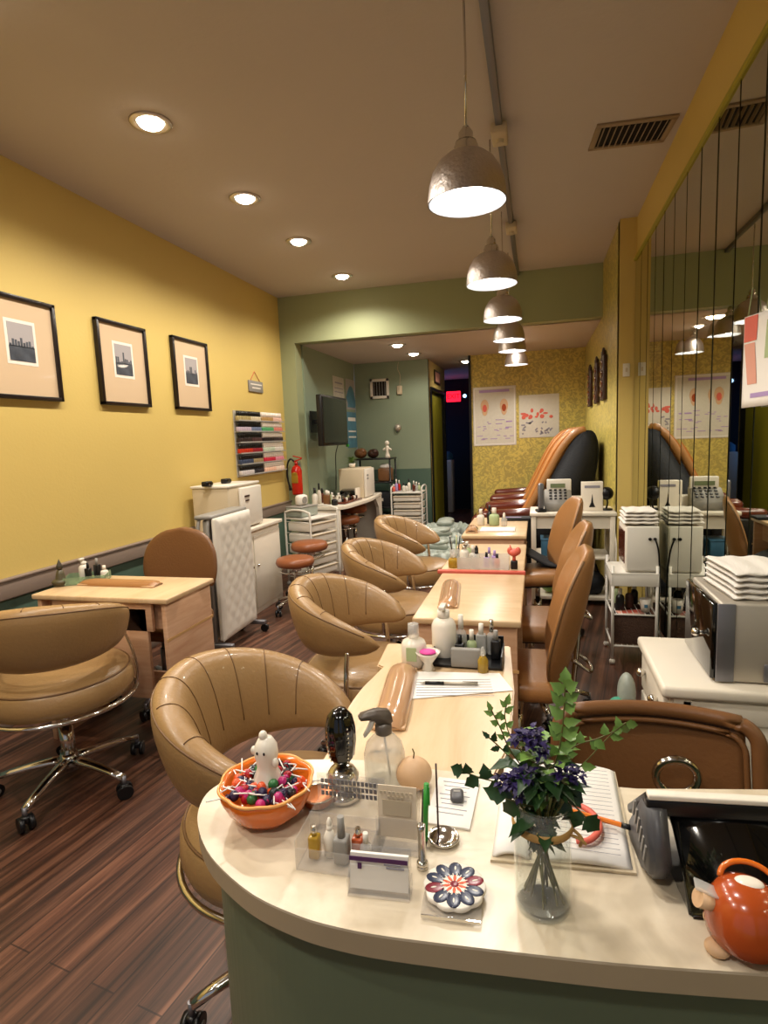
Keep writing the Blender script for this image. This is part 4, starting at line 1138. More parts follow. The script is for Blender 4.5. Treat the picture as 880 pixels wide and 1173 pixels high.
# ------------------------------------------------------------------ register stand (white table)
t = thing('register_stand', 'white painted side table with lower board beside the yellow column', 'table', (.28, 5.15, 0))
MB().box((0, 0, .77), (.68, .44, .03), .006).build('top', 'white', t)
MB().box((0, 0, .70), (.60, .38, .1)).build('apron', 'white', t)
for sx in (-1, 1):
    for sy in (-1, 1): MB().box((sx*.31, sy*.19, .38), (.04, .04, .755), .004).build('leg', 'white', t)
MB().box((0, 0, .06), (.62, .38, .03), .004).build('lower_shelf', 'white', t)
MB().box((0.0, .0, .40), (.60, .38, .02), .004).build('middle_shelf', 'white', t)
t = thing('cash_register', 'grey card terminal with green display on the white stand', 'register', (.17, 5.12, .786), 0)
MB().xprism([(-.10, 0), (.10, 0), (.10, .17), (.03, .17), (-.10, .08)], -.11, .11, 'x', .006).build('body', 'grey', t)
MB().box((.01, .04, .205), (.20, .03, .11), .008).build('display_head', 'whitegloss', t)
MB().box((0, .022, .205), (.12, .004, .035)).build('display', 'green_led', t)
b = MB()
for i in range(4):
    for j in range(4): b.box((-.06+i*.04, -.07+j*.03, .105+j*.021), (.022, .018, .008), .002, rot=(.6, 0, 0))
b.build('keys', 'black', t)
t = thing('telephone_handset', 'dark cordless handset upright left of the card terminal', 'telephone', (.03, 5.0, .786), .3)
MB().box((0, 0, .012), (.08, .08, .024), .01).build('cradle', 'black', t)
MB().box((0, 0, .13), (.05, .035, .22), .014).build('handset', 'steel2', t)
t = thing('tent_card', 'white standing display box with a dark tower picture on stand', 'display', (.44, 5.08, .786), 0)
MB().box((0, 0, .12), (.17, .06, .24), .004).build('box', 'ghost', t)
MB().xprism([(-.025, .03), (.025, .03), (.008, .07), (.0, .14), (-.008, .07)], -.033, -.031, 'y').build('tower_print', 'black', t)
MB().box((0, -.032, .2), (.12, .002, .02)).build('title_print', 'ink', t)
t = thing('desk_lamp', 'black round-headed desk lamp at the right end of the stand', 'lamp', (.555, 5.10, .786), 0)
MB().cyl((0, 0, 0), (0, 0, .012), .05).tube(catmull([(0, 0, .01), (.01, 0, .06), (.0, -.01, .11)], 5), .007).build('stand', 'black', t)
MB().sph((0, -.02, .14), (.055, .04, .055)).build('head', 'black', t)
t = thing('napkin_box', 'low white box on the register stand behind the card terminal', 'box', (.30, 5.25, .786), 0)
MB().box((0, 0, .05), (.16, .12, .10), .008).build('body', 'whitegloss', t); MB().box((0, 0, .102), (.1, .04, .006), .002).build('slot', 'ghost', t)
t = thing('printed_booklet', 'flat dark folded booklet lying beyond the farthest manicure table', 'booklet', (-.16, 4.62, .776), 0)
MB().box((0, 0, .01), (.22, .14, .02), .004).build('cover', 'blackfab', t); MB().box((-.02, -.02, .022), (.12, .02, .001)).build('print', 'lilac', t)
for k, (x, m_, w) in enumerate([(.1, 'blue', 'blue bin on the middle shelf of the register stand'), (.28, 'wicker', 'small brown basket on the middle shelf of the register stand')]):
    t = thing('storage_bin', w, 'bin', (x, 5.08, .411)); 
    MB().box((0, 0, .07), (.14, .2, .14), .01).build('body', m_, t); MB().box((0, 0, .142), (.15, .21, .012), .003).build('rim', m_, t)
t = thing('black_handbag', 'slumped black bag on the lower board of the register stand', 'bag', (.42, 5.1, .076))
MB().sph((0, 0, .10), (.13, .12, .10)).box((0, 0, .06), (.22, .2, .12), .05).build('body', 'blackfab', t)
MB().tube(catmull([(-.08, 0, .17), (-.04, 0, .26), (.04, 0, .26), (.08, 0, .17)], 6), .008).build('strap', 'black', t)
t = thing('green_bag', 'crumpled green shopping bag under the left side of register stand', 'bag', (.12, 5.08, .076))
MB().sph((0, 0, .1), (.11, .1, .1)).sph((.03, 0, .19), (.06, .05, .05)).build('body', 'leaf', t)
MB().tube(catmull([(-.05, 0, .18), (0, 0, .27), (.05, 0, .2)], 6), .005).build('handle', 'leafdark', t)
o = MB().tube(catmull([(.60, 5.0, .72), (.615, 4.92, .5), (.60, 4.88, .3), (.58, 4.90, .15), (.60, 5.0, .03)], 6), .006).build('power_cable', 'whitegloss'); tag(o, 'white cable looping down the column beside the register stand', 'cable')

# black bag cloth hanging at table gap
t = thing('black_apron', 'black cloth apron draped over the far task chair seat', 'apron', (.03, 4.28, 0))
MB().grid(lambda u, v: (-.20+.42*u, .06*math.sin(v*3)+(v-.5)*.28, .60-.10*u+.02*math.sin(u*8)), 14, 10, thick=.01).build('cloth', 'blackfab', t)
MB().tube(catmull([(-.2, -.1, .60), (-.24, -.12, .5), (-.22, -.1, .42)], 5), .006).build('tie', 'black', t)

# ------------------------------------------------------------------ wire cart
t = thing('wire_cart', 'white metal utility cart with basket shelf against the mirror', 'cart', (.57, 3.86, 0))
for sx in (-1, 1):
    for sy in (-1, 1):
        lg = MB().cyl((sx*.125, sy*.16, .02), (sx*.125, sy*.16, .625), .009).build('leg', 'white_metal', t)
        MB().sph((sx*.125, sy*.16, .018), .018).build('foot', 'whitegloss', lg)
b = MB()
b.box((0, 0, .575), (.27, .34, .01))
for s in (-1, 1): b.box((0, s*.165, .54), (.27, .008, .08), .002).box((s*.13, 0, .54), (.008, .34, .08), .002)
b.build('top_shelf', 'white_metal', t)
for z in (.32, .12):
    b = MB()
    for s in (-1, 1): b.cyl((-.125, s*.16, z), (.125, s*.16, z), .006).cyl((s*.125, -.16, z), (s*.125, .16, z), .006)
    for k in range(7): b.cyl((-.1+k*.033, -.16, z), (-.1+k*.033, .16, z), .002, seg=6)
    b.build('wire_shelf', 'white_metal', t)
t = thing('wicker_basket', 'dark brown wicker basket on the lower rack of wire cart', 'basket', (.57, 3.86, .128))
b = MB().box((0, 0, .006), (.22, .28, .012)); 
for s in (-1, 1): b.box((0, s*.14, .085), (.23, .012, .17), .004).box((s*.11, 0, .085), (.012, .28, .17), .004)
b.build('weave', 'wicker', t); MB().tube([(-.11, -.14, .17), (.11, -.14, .17), (.11, .14, .17), (-.11, .14, .17)], .009, closed=True).build('rim', 'wicker', t)
t = thing('paper_cup', 'white paper cup with blue mark on the cart middle rack', 'cup', (.64, 3.76, .328))
MB().lathe([(0, 0), (.024, 0), (.034, .08), (.031, .08), (0, .004)]).build('cup', 'whitegloss', t); MB().box((0, -.030, .04), (.02, .003, .02)).build('mark', 'blue', t)
for k, (x, y, z, m_, w) in enumerate([(.50, 3.8, .328, 'black', 'black product bottle at the left on the cart middle rack'), (.56, 3.84, .328, 'carv', 'dark brown bottle in the centre of the cart middle rack'), (.60, 3.93, .328, 'black', 'black bottle at the back of the cart middle rack'), (.50, 3.94, .328, 'pale_green', 'pale green bottle at the back left of the cart middle rack')]):
    bottle('product_bottle', (x, y, z), .13, .026, m_, 'amber' if k % 2 else 'whitegloss', w, 'bottle', 'round', .25, 'bottles on the wire cart')
t = thing('folded_magazine', 'rolled pinkish magazine lying on the left of the cart rack', 'magazine', (.56, 3.78, .299), .3)
MB().box((0, 0, .012), (.16, .08, .012), .005).build('pages', 'skin', t); MB().box((0, 0, .0195), (.12, .05, .001)).build('cover_print', 'pinkred', t)
# UV sterilizer on cart
t = thing('uv_sterilizer', 'white box sterilizer with two black knobs on the wire cart', 'sterilizer', (.612, 3.87, .5805))
MB().box((0, 0, .14), (.19, .30, .28), .012).build('body', 'whitegloss', t)
d = MB().box((.0, -.158, .15), (.182, .016, .27), .006).build('door', 'white_metal', t)
for s in (-1, 1): MB().cyl((.052+s*.014, -.166, .21), (.052+s*.014, -.178, .21), .009, seg=12).build('knob', 'black', d)
MB().box((-.097, 0, .15), (.006, .24, .2)).build('side_grille', 'burgundy', t)
o = MB().tube(catmull([(.680, 3.69, .785), (.70, 3.70, .70), (.71, 3.72, .5), (.71, 3.75, .2)], 6), .005).build('power_cable', 'black'); tag(o, 'black cable hanging from the white sterilizer down the mirror', 'cable')
# vertical green bottle / post next to it
t = thing('spray_can', 'dark green tall can between the sterilizer and its reflection', 'can', (.69, 3.58, .0))

def towel(loc, rz, sx, sy, sz, lab, grp):
    def f(u, v):
        a = 2*PI*v; x = (u-.5)*sx
        cy = math.cos(a); sy_ = math.sin(a)
        Y = math.copysign(abs(cy)**.5, cy)*sy/2; Z = math.copysign(abs(sy_)**.8, sy_)*sz/2
        e = min(1, min(u, 1-u)/.06+.25)
        return (x, Y*(.97+.03*e), sz/2+Z*e+.002*math.sin(u*17+v*9))
    b = MB().grid(f, 20, 24, cv=True)
    b.box((0, 0, sz/2), (sx*.96, sy*.9, sz*.35), .004)
    o = b.build('folded_towel', 'towel', loc=loc, rot=(0, 0, rz)); tag(o, lab, 'towel', grp); return o
ordn = ['bottom', 'second', 'third', 'fourth', 'fifth', 'sixth', 'seventh']
for k in range(4):
    towel((.605+.004*(k % 2), 3.86, .871+k*.0215), .0, .20-.006*k, .26-.008*k, .022, ordn[k]+' white folded towel counted upward in the stack on the white sterilizer', 'towels on the sterilizer')
t_ = bpy.data.objects.get('spray_can'); bpy.data.objects.remove(t_)

# ------------------------------------------------------------------ dresser and steel cabinet
t = thing('white_dresser', 'white painted wooden dresser before the mirror at right', 'dresser', (.525, 1.87, 0))
MB().box((0.005, 0, .725), (.40, .42, .035), .010).build('top', 'white', t)
MB().box((.01, 0, .36), (.36, .38, .70), .004).build('carcass', 'white', t)
b = MB()
for s in (-1, 1): b.box((.01+s*.15, -.193, .36), (.045, .008, .70), .002)
for z in (.67, .05): b.box((.01, -.193, z), (.30, .008, .06), .002)
b.build('side_frame', 'white', t)
for k in range(4):
    d = MB().box((-.175, 0, .10+.165*k+.06), (.02, .35, .15), .004).build('drawer', 'white', t)
    for s in (-1, 1): MB().sph((-.20, s*.10, .16+.165*k), .014).cyl((-.185, s*.10, .16+.165*k), (-.20, s*.10, .16+.165*k), .006).build('knob', 'chrome', d)
t = thing('plastic_bag', 'clear bag with green item hanging from the dresser knobs', 'bag', (.29, 2.02, .40))
MB().sph((0, 0, .06), (.045, .06, .09)).sph((0, 0, .16), (.03, .04, .07)).build('bag', 'bag', t); MB().sph((-.03, -.02, .12), (.03, .03, .03)).build('green_item', mat('aqua_green', '#4a9a80', .4), t)
t = thing('steel_towel_cabinet', 'brushed steel towel warmer cabinet on the white dresser', 'towel warmer', (.60, 1.86, .7435))
MB().box((0, .0, .115), (.24, .30, .225), .008).build('housing', 'steel', t)
MB().box((-.105, -.152, .115), (.045, .006, .22), .002).build('side_strip', 'steel2', t)
d = MB().box((-.130, 0.0, .115), (.018, .29, .215), .005).build('glass_door', 'blackgloss', t)
MB().cyl((-.139, -.08, .12), (-.155, -.08, .12), .006).sph((-.162, -.08, .12), .012).build('knob', 'chrome', d)
MB().box((.05, -.153, .035), (.12, .005, .05), .002).build('badge', 'steel2', t)
for s in (-1, 1):
    for q in (-1, 1): MB().cyl((s*.09, q*.12, -.004), (s*.09, q*.12, .004), .012, seg=10).build('foot', 'black', t)
for k in range(5):
    towel((.595+.003*(k % 2), 1.85, .970+k*.0165), .1, .18-.002*k, .23, .018, ordn[k]+' folded white towel counted upward in the stack on the steel cabinet', 'towels on the steel cabinet')

# poster on mirror
t = thing('nail_art_poster', 'pink nail art paper poster with a hand hung on the mirror', 'poster', (.70, 2.16, 1.66))
def pf(u, v): return (.0+.012*math.sin(u*3)*v-.004*u*v, -.17+.34*(1-u), -.155+.31*v-.02*(u)*v)
MB().grid(pf, 16, 12, thick=.0015).build('sheet', 'paper', t)
MB().grid(lambda u, v: Vector(pf(.02+u*.30, .72+v*.27))+Vector((-.003, 0, 0)), 8, 6).build('red_print', 'pinkred', t)
MB().grid(lambda u, v: Vector(pf(.03+.25*u+.12*(1-v), .25+v*.45))+Vector((-.003, 0, 0)), 8, 6).build('hand_print', 'skin', t)
MB().grid(lambda u, v: Vector(pf(.55+u*.3, .5+v*.4))+Vector((-.003, 0, 0)), 8, 6).build('flower_print', 'pale_green', t)
MB().grid(lambda u, v: Vector(pf(.25+u*.5, .10+v*.05))+Vector((-.003, 0, 0)), 8, 3).build('script_print', 'lilac', t)
MB().tube([(.01, .17, .155), (.02, .17, .25)], .002).build('tape', 'pale_green', t)
MB().tube([(.01, .0, .15), (.02, .0, .25)], .002).build('tape', 'pale_green', t)

# ------------------------------------------------------------------ reception desk
ZD = .80
t = thing('reception_desk', 'curved reception counter with cream top and green base in the foreground', 'reception desk', (0, 0, 0))
cf = catmull([(-.34, 1.06, 0), (-.475, 1.035, 0), (-.56, .985, 0), (-.602, .915, 0), (-.598, .86, 0), (-.567, .805, 0), (-.506, .745, 0), (-.413, .692, 0), (-.331, .668, 0), (-.262, .660, 0), (-.175, .661, 0), (.022, .676, 0), (.145, .689, 0), (.40, .725, 0), (.70, .77, 0)], 5)
back = [(.70, 1.16), (.432, 1.11), (.172, 1.062), (-.085, 1.052), (-.30, 1.054)]
pol = [(p.x, p.y) for p in cf]+back
MB().prism(pol, ZD-.004, ZD).build('countertop', 'counter', t)
MB().prism(pol, ZD-.036, ZD-.004).build('edge_band', 'counter_edge', t)
inn = []
for i, p in enumerate(cf):
    a = cf[max(0, i-1)]; c = cf[min(len(cf)-1, i+1)]
    d = (c-a).normalized(); n = Vector((-d.y, d.x, 0))
    if n.dot(Vector((0, .95, 0))-p) < 0: n = -n
    inn.append((p, n))
q0 = [p+n*.03 for p, n in inn[4:]]; q1 = [p+n*.05 for p, n in inn[4:]]
MB().prism([(v.x, v.y) for v in q0]+[(v.x, v.y) for v in q1[::-1]], 0, ZD-.036, smooth=False).build('base_panel', 'desk_green', t)
MB().box((.69, .97, .38), (.02, .36, .76)).build('side_panel', 'desk_green', t)
ZT = ZD+.0005

# pumpkin bowl
t = thing('candy_bowl', 'orange pumpkin-ribbed ceramic bowl full of lollipops on the counter', 'bowl', (-.462, .862, ZT))
t.scale = (1, 1, 1.14)
def lob(a, z): return 1+.055*abs(math.cos(a*4+.4))*(1 if z > .004 else .4)
MB().lathe([(0, 0), (.035, 0), (.05, .004), (.066, .02), (.076, .04), (.078, .055), (.074, .057), (.070, .052), (.062, .03), (.04, .014), (0, .012)], seg=72, fn=lob).build('bowl', 'orange_glaze', t)
pr = [(.078*lob(a, 1)*math.cos(a), .078*lob(a, 1)*math.sin(a), .0562) for a in [2*PI*k/72 for k in range(72)]]
MB().tube(pr, .0024, closed=True, seg=6).build('rim', mat('pale_orange_rim', '#e9a55c', .3), t)
rl = random.Random(11)
lc = [('#a01c28', 'red'), ('#2b2140', 'dark purple'), ('#2f6a3a', 'green'), ('#d9542a', 'orange'), ('#b02a6a', 'magenta'), ('#2a2a2e', 'black')]
for c, nme in lc: M['lol_'+nme] = mat('candy_'+nme.replace(' ', '_'), c, .25, var=.3, vscale=150)
protos = {}
for k in range(64):
    a = rl.uniform(0, 2*PI); q = .060*math.sqrt(rl.uniform(.06, 1)); nme = lc[k % 6][1]
    if nme not in protos:
        L = thing('lollipop', nme+'-wrapped lollipop lying in the orange candy bowl', 'lollipop', (0, 0, 0), 0, 'lollipops in the orange bowl')
        MB().sph((0, 0, 0), (.0095, .0095, .0085), u=10, v=8).cyl((0, 0, -.008), (0, 0, -.013), .003, .006, seg=8).build('candy', 'lol_'+nme, L)
        MB().cyl((0, 0, -.008), (0, 0, -.048), .0012, seg=6).build('stick', 'paper', L)
        protos[nme] = L; c = L
    else: c = copy_tree(protos[nme])
    x, y = -.462+q*math.cos(a), .862+q*math.sin(a)
    c.location = (x, y, ZT+.047+rl.uniform(0, .018)*(1-q/.09)+.006)
    # stick points towards rim, up
    c.rotation_euler = (rl.uniform(1.5, 1.85), 0, rl.uniform(0, 2*PI))
t = thing('ghost_figurine', 'white ceramic ghost figurine standing in the candy bowl', 'figurine', (-.462, .868, ZT+.054))
MB().lathe([(0, 0), (.026, 0), (.025, .012), (.018, .028), (.0175, .04), (.021, .056), (.0195, .072), (.012, .085), (0, .090)], seg=24, fn=lambda a, z: 1+.06*math.cos(a*6)*(z < .03)).build('body', 'ghost', t)
MB().sph((-.002, -.004, .091), (.0075, .0075, .009)).sph((-.021, -.004, .062), (.006, .006, .008)).sph((.02, -.008, .045), (.006, .006, .009)).build('ears_and_arms', 'ghost', t)
MB().sph((-.007, -.0205, .066), (.002, .001, .003)).sph((.006, -.0205, .066), (.002, .001, .003)).build('eyes', 'black', t)
MB().sph((.0, -.019, .056), (.002, .001, .002)).build('mouth', 'black', t)

# black oval ornament on chrome base
t = thing('oval_ornament', 'black glossy ribbed oval ornament on a chrome ball stand', 'ornament', (-.347, .935, ZT))
MB().lathe([(0, 0), (.030, 0), (.034, .006), (.028, .014), (.018, .02), (.016, .024), (.028, .032), (.030, .044), (.022, .056), (.008, .062), (0, .063)], seg=28).build('chrome_stand', 'chrome', t)
MB().lathe([(0, .063), (.012, .066), (.0225, .082), (.026, .11), (.026, .135), (.021, .158), (.011, .170), (0, .172)], seg=48, fn=lambda a, z: 1+.07*abs(math.sin(a*5))).build('ribbed_body', 'blackgloss', t)
for a in (-2.25, -.75):
    b = MB()
    for k in range(9):
        z = .078+.008*k; rr3 = .0285*math.sin(PI*min(1, max(0, (z-.058)/.12)))**.35
        b.box((rr3*math.cos(a), rr3*math.sin(a), z), (.002, .0025, .003), rot=(0, 0, a))
    b.build('sequins', 'chrome', t)
# copper cup behind
t = thing('copper_dish', 'small copper coloured dish beneath the black oval ornament', 'dish', (-.385, .905, ZT))
MB().lathe([(0, 0), (.02, 0), (.028, .008), (.03, .02), (.028, .02), (0, .004)], seg=24).build('dish', mat('copper', '#9c5a2c', .3, .8), t)
MB().tube([(.029*math.cos(a), .029*math.sin(a), .02) for a in [2*PI*k/24 for k in range(24)]], .0015, closed=True, seg=6).build('rim', 'chrome', t)
# spray bottle
t = thing('spray_bottle', 'clear spray bottle with smoky grey trigger head on the counter', 'spray bottle', (-.283, .995, ZT), .5)
MB().lathe([(0, 0), (.036, 0), (.039, .006), (.039, .06), (.034, .078), (.020, .094), (.012, .100)], seg=28).build('bottle', 'clearplastic', t)
MB().lathe([(0, .003), (.033, .003), (.035, .008), (.035, .05), (0, .05)], seg=24).build('liquid', 'water', t)
MB().lathe([(.014, .098), (.016, .10), (.016, .116), (.010, .120), (0, .12)], seg=18).build('collar', M['smoke'] if 'smoke' in M else mat('smoky_grey', '#5b5148', .35), t)
M['smoke'] = mat('smoky_grey_plastic', '#5b5148', .35)
MB().xprism([(.018, .118), (.014, .142), (-.012, .148), (-.045, .142), (-.047, .132), (-.020, .130), (-.012, .118)], -.010, .010, 'y', .003).build('trigger_head', 'smoke', t)
MB().xprism([(-.022, .132), (-.030, .115), (-.040, .098), (-.036, .096), (-.022, .112), (-.014, .13)], -.006, .006, 'y', .002).build('trigger', 'whitegloss', t)
MB().cyl((0, 0, .1), (.01, 0, .01), .002, seg=8).build('dip_tube', 'whitegloss', t)
# round beige pumpkin-like sponge
t = thing('peach_ornament', 'round beige fruit-shaped ornament with a thin stem on the counter', 'ornament', (-.225, .985, ZT))
MB().sph((0, 0, .030), (.034, .032, .030), u=28, v=16).build('body', 'bisque', t)
MB().tube([(0, 0, .058), (.002, 0, .070), (-.001, 0, .078)], .0013, seg=6).build('stem', 'stem', t)
# acrylic organizer with bottles
t = thing('acrylic_organizer', 'clear acrylic organizer box of polish bottles on the counter front', 'organizer', (-.302, .80, ZT), .02)
w, d_, h = .118, .105, .060
b = MB().box((0, 0, .0015), (w, d_, .003)).box((0, -d_/2, h*.3), (w, .002, h*.6)).box((0, d_/2, h*.8), (w, .002, h*1.6))
for s in (-1, 1): b.box((s*w/2, 0, h*.4), (.002, d_, h*.8))
b.box((0, .01, h*.45), (w, .002, h*.9))
b.build('box', 'acrylic', t)
b = MB()
for i in range(15):
    for j in range(3): b.box((-w/2+.010+i*.0070, d_/2-.0018, .062+j*.011), (.0052, .0012, .0075))
b.build('perforated_print', 'steel2', t)
bt = [(-.340, .775, .052, .0085, 'amber', 'chrome', 'square', 'gold tube with silver top at the left in the acrylic box'),
      (-.318, .785, .062, .010, 'ghost', 'ghost', 'dropper', 'milky dropper bottle second from left in the acrylic box'),
      (-.295, .775, .074, .0115, 'grey', 'grey', 'square', 'tall grey polish bottle in the middle of the acrylic box'),
      (-.273, .79, .048, .009, 'terracotta', 'chrome', 'square', 'brown and gold bottle right of the grey one'),
      (-.257, .778, .050, .0095, 'clearplastic', 'whitegloss', 'round', 'clear bottle with white cap at the right in the acrylic box')]
for (x, y, h_, r_, b_, c_, st, w_) in bt:
    bottle('polish_bottle', (x, y, ZT+.0035), h_, r_, b_, c_, w_, 'nail polish', st, .45 if b_ == 'grey' else .3, 'bottles in the acrylic organizer')
# calendar card holder
t = thing('card_stand', 'beige printed card standing in a clear acrylic holder', 'card stand', (-.215, .81, ZT), .03)
MB().box((0, .006, .068), (.062, .0015, .082), rot=(-.10, 0, 0)).build('card', 'paper2', t)
MB().box((0, 0, .030), (.068, .002, .06)).box((0, .016, .050), (.068, .002, .10), rot=(-.10, 0, 0)).box((0, .012, .001), (.068, .03, .002)).build('holder', 'acrylic', t)
b = MB()
for i in range(8): b.box((-.024+i*.0068, .0015, .102), (.0042, .001, .0045), rot=(-.1, 0, 0))
for i in range(4): b.box((-.012+i*.007, .0022, .094), (.0035, .001, .003), rot=(-.1, 0, 0))
b.box((0, .003, .076), (.045, .001, .024), rot=(-.1, 0, 0))
b.build('print', mat('faded_print', '#b5a68e', .6), t)
t = thing('chrome_post', 'upright chrome tube holder beside the beige card stand', 'holder', (-.172, .79, ZT))
MB().lathe([(0, 0), (.009, 0), (.009, .004), (.006, .006), (.006, .06), (.0065, .07), (.004, .072), (0, .06)], seg=16).build('tube', 'chrome', t)
MB().sph((0, -.0, .008), (.009, .009, .006)).build('foot', 'chrome', t)
# green pen + black pen standing
for k, (x, m_, w_, rz_) in enumerate([(-.176, 'green_plastic', 'green plastic pen standing behind the card stand', .05), (-.182, 'black', 'black pen standing next to the green pen', -.02)]):
    t = thing('pen', w_, 'pen', (x, .835+.014*k, ZT), rz_)
    MB().cyl((0, 0, .012+.0), (.004, .006, .105-.02*k), .0042, seg=12).build('barrel', m_, t)
    MB().cyl((0, 0, .0), (0, 0, .012), .0015, .0042, seg=12).build('tip', 'black', t)
    MB().box((.008, .004, .085-.02*k), (.002, .003, .03)).build('clip', m_, t)
# business card holder
t = thing('business_card_holder', 'clear holder with white business cards and a purple header strip', 'card holder', (-.2225, .722, ZT), .07)
MB().box((0, .010, .031), (.085, .006, .050), rot=(-.18, 0, 0)).build('cards', 'paper', t)
MB().box((0, .0045, .0525), (.085, .001, .006), rot=(-.18, 0, 0)).box((-.028, .0062, .040), (.006, .001, .008), rot=(-.18, 0, 0)).build('purple_print', 'card', t)
MB().box((.020, .0055, .046), (.024, .001, .0018), rot=(-.18, 0, 0)).box((.024, .0066, .040), (.026, .001, .0025), rot=(-.18, 0, 0)).build('text_print', 'ink', t)
MB().box((0, .004, .020), (.090, .002, .040), rot=(-.18, 0, 0)).box((0, .019, .030), (.090, .002, .060), rot=(-.18, 0, 0)).box((0, .008, .001), (.090, .028, .002)).box((-.045, .01, .012), (.002, .024, .024)).box((.045, .01, .012), (.002, .024, .024)).build('holder', 'acrylic', t)
# mandala coaster
t = thing('acrylic_block', 'clear square acrylic sheet under the patterned flower tile', 'acrylic sheet', (-.118, .738, ZT), .05)
MB().box((0, 0, .004), (.082, .080, .008), .0015).build('sheet', 'acrylic', t); MB().box((0, -.0395, .005), (.08, .002, .004)).build('edge', 'chrome', t)
t = thing('mandala_coaster', 'scalloped flower-shaped tile with navy red and white mandala', 'coaster', (-.117, .747, ZT+.0085), .1)
t.scale = (1.1, 1.1, .9)
def sc(a, z): return 1+.07*abs(math.cos(a*5))
MB().lathe([(0, 0), (.036, 0), (.0375, .002), (.0375, .008), (.036, .0095), (0, .0095)], seg=80, fn=sc).build('tile', 'ring', t)
b = MB()
M['navy'] = mat('navy_glaze', '#2a3148', .25); M['maroon'] = mat('maroon_glaze', '#7c2230', .25); M['tang'] = mat('orange_ink', '#d8562c', .3)
for k in range(10):
    a = 2*PI*k/10+.31
    b.m(1 if k % 5 == 0 else 0).sph((.0262*math.cos(a), .0262*math.sin(a), .0095), (.0128, .0092, .0008), rot=(0, 0, a), u=14, v=6)
b.build('petal_pattern', ['navy', 'maroon'], t)
b = MB()
for k in range(10):
    a = 2*PI*k/10+.31
    b.sph((.0275*math.cos(a), .0275*math.sin(a), .0104), (.0040, .0012, .0005), rot=(0, 0, a), u=12, v=6)
for k in range(20):
    a = 2*PI*k/20+.15
    b.sph((.0155*math.cos(a), .0155*math.sin(a), .0098), (.004, .0009, .0005), rot=(0, 0, a), u=8, v=5)
b.build('white_pattern', 'ring', t)
b = MB()
for k in range(10):
    a = 2*PI*k/10+.31; b.sph((.0105*math.cos(a), .0105*math.sin(a), .0096), (.0058, .0022, .0007), rot=(0, 0, a), u=10, v=5)
b.build('orange_pattern', 'tang', t)
MB().sph((0, 0, .0098), (.0055, .0055, .001)).build('centre_dot', 'maroon', t)
# chrome tray with rod
t = thing('chrome_saucer', 'round chrome saucer with a thin upright rod on the counter', 'saucer', (-.150, .855, ZT))
MB().lathe([(0, .003), (.014, .003), (.020, .006), (.025, .009), (.026, .007), (.022, .002), (.012, 0), (0, 0)], seg=36).build('dish', 'chrome', t)
MB().cyl((-.008, .0, .003), (-.011, .012, .125), .0016, seg=8).build('rod', 'carv', t)
# notepad & mouse
t = thing('notepad_sheet', 'white printed notepad with faint writing near the counter edge', 'notepad', (-.148, .955, ZT), -.03)
MB().box((0, 0, .002), (.078, .135, .004), .0005).build('pad', 'paper', t)
b = MB()
for k in range(8): b.box((.0, .055-.013*k, .0043), (.055-.008*(k % 3), .0018, .0003))
b.build('print', 'ink', t)
t = thing('key_fob', 'small dark grey oval remote on the white notepad', 'remote', (-.142, .962, ZT+.0045), .15)
MB().box((0, 0, .006), (.024, .032, .012), .006, seg=3).build('shell', 'mouse', t)
MB().box((0, .004, .0122), (.012, .006, .001), .0004).build('button', 'grey', t)
# notebook
t = thing('spiral_notebook', 'open white spiral notebook with filled pages behind the vase', 'notebook', (.045, .955, ZT), -.02)
for s, lx in ((-1, -.085), (1, .035)):
    continue
MB().prism([(-.115, -.135), (.095, -.115), (.092, .150), (-.06, .140), (-.105, .09)], 0, .004).build('cover', 'cream', t)
def page(x0, x1):
    def f(u, v):
        x = x0+(x1-x0)*u; y = -.128+.018*((x+.115)/.21)+ v*(.262-.005*u)
        z = .006+.010*(math.sin(PI*min(1, u*1.0)))**.6 if x1 > .03 else .006+.012*math.sin(PI*u)**.7
        return (x, y, z)
    return f
pl_ = MB().grid(page(-.113, -.055), 12, 8, thick=.006).build('left_pages', 'paper', t)
pr_ = MB().grid(page(-.047, .090), 16, 8, thick=.009).build('right_pages', 'paper', t)
b = MB()
for k in range(20): b.box((.02, -.10+.0118*k, .0175), (.11, .0008, .0004))
b.build('ruled_print', 'ink', pr_)
b = MB()
for k in range(24): 
    y = -.12+k*.0108
    b.tube([(-.051+.007*math.cos(a), y, .010+.008*math.sin(a)) for a in [2*PI*j/10 for j in range(10)]], .0008, closed=True, seg=4)
b.build('spiral', 'steel2', t)
t = thing('pencil', 'orange pencil with black end resting on the notebook', 'pencil', (.10, .925, ZT+.023), -.28)
MB().cyl((-.05, 0, 0), (.028, 0, 0), .0038, seg=6, smooth=False).build('barrel', 'pencil', t)
MB().cyl((.028, 0, 0), (.042, 0, 0), .0042, seg=12).build('eraser_end', 'black', t)
MB().cyl((-.062, 0, 0), (-.05, 0, 0), .0005, .0038, seg=8).build('tip', 'bisque', t)
o = MB().tube(catmull([(.055, .865, ZT+.023), (.075, .87, ZT+.024), (.092, .90, ZT+.025), (.085, .935, ZT+.025), (.062, .955, ZT+.024), (.03, .95, ZT+.023)], 7), .0055, seg=10, flat=.7).build('red_strap', 'pinkred'); tag(o, 'coral red curved rubber strap lying on the notebook', 'strap')

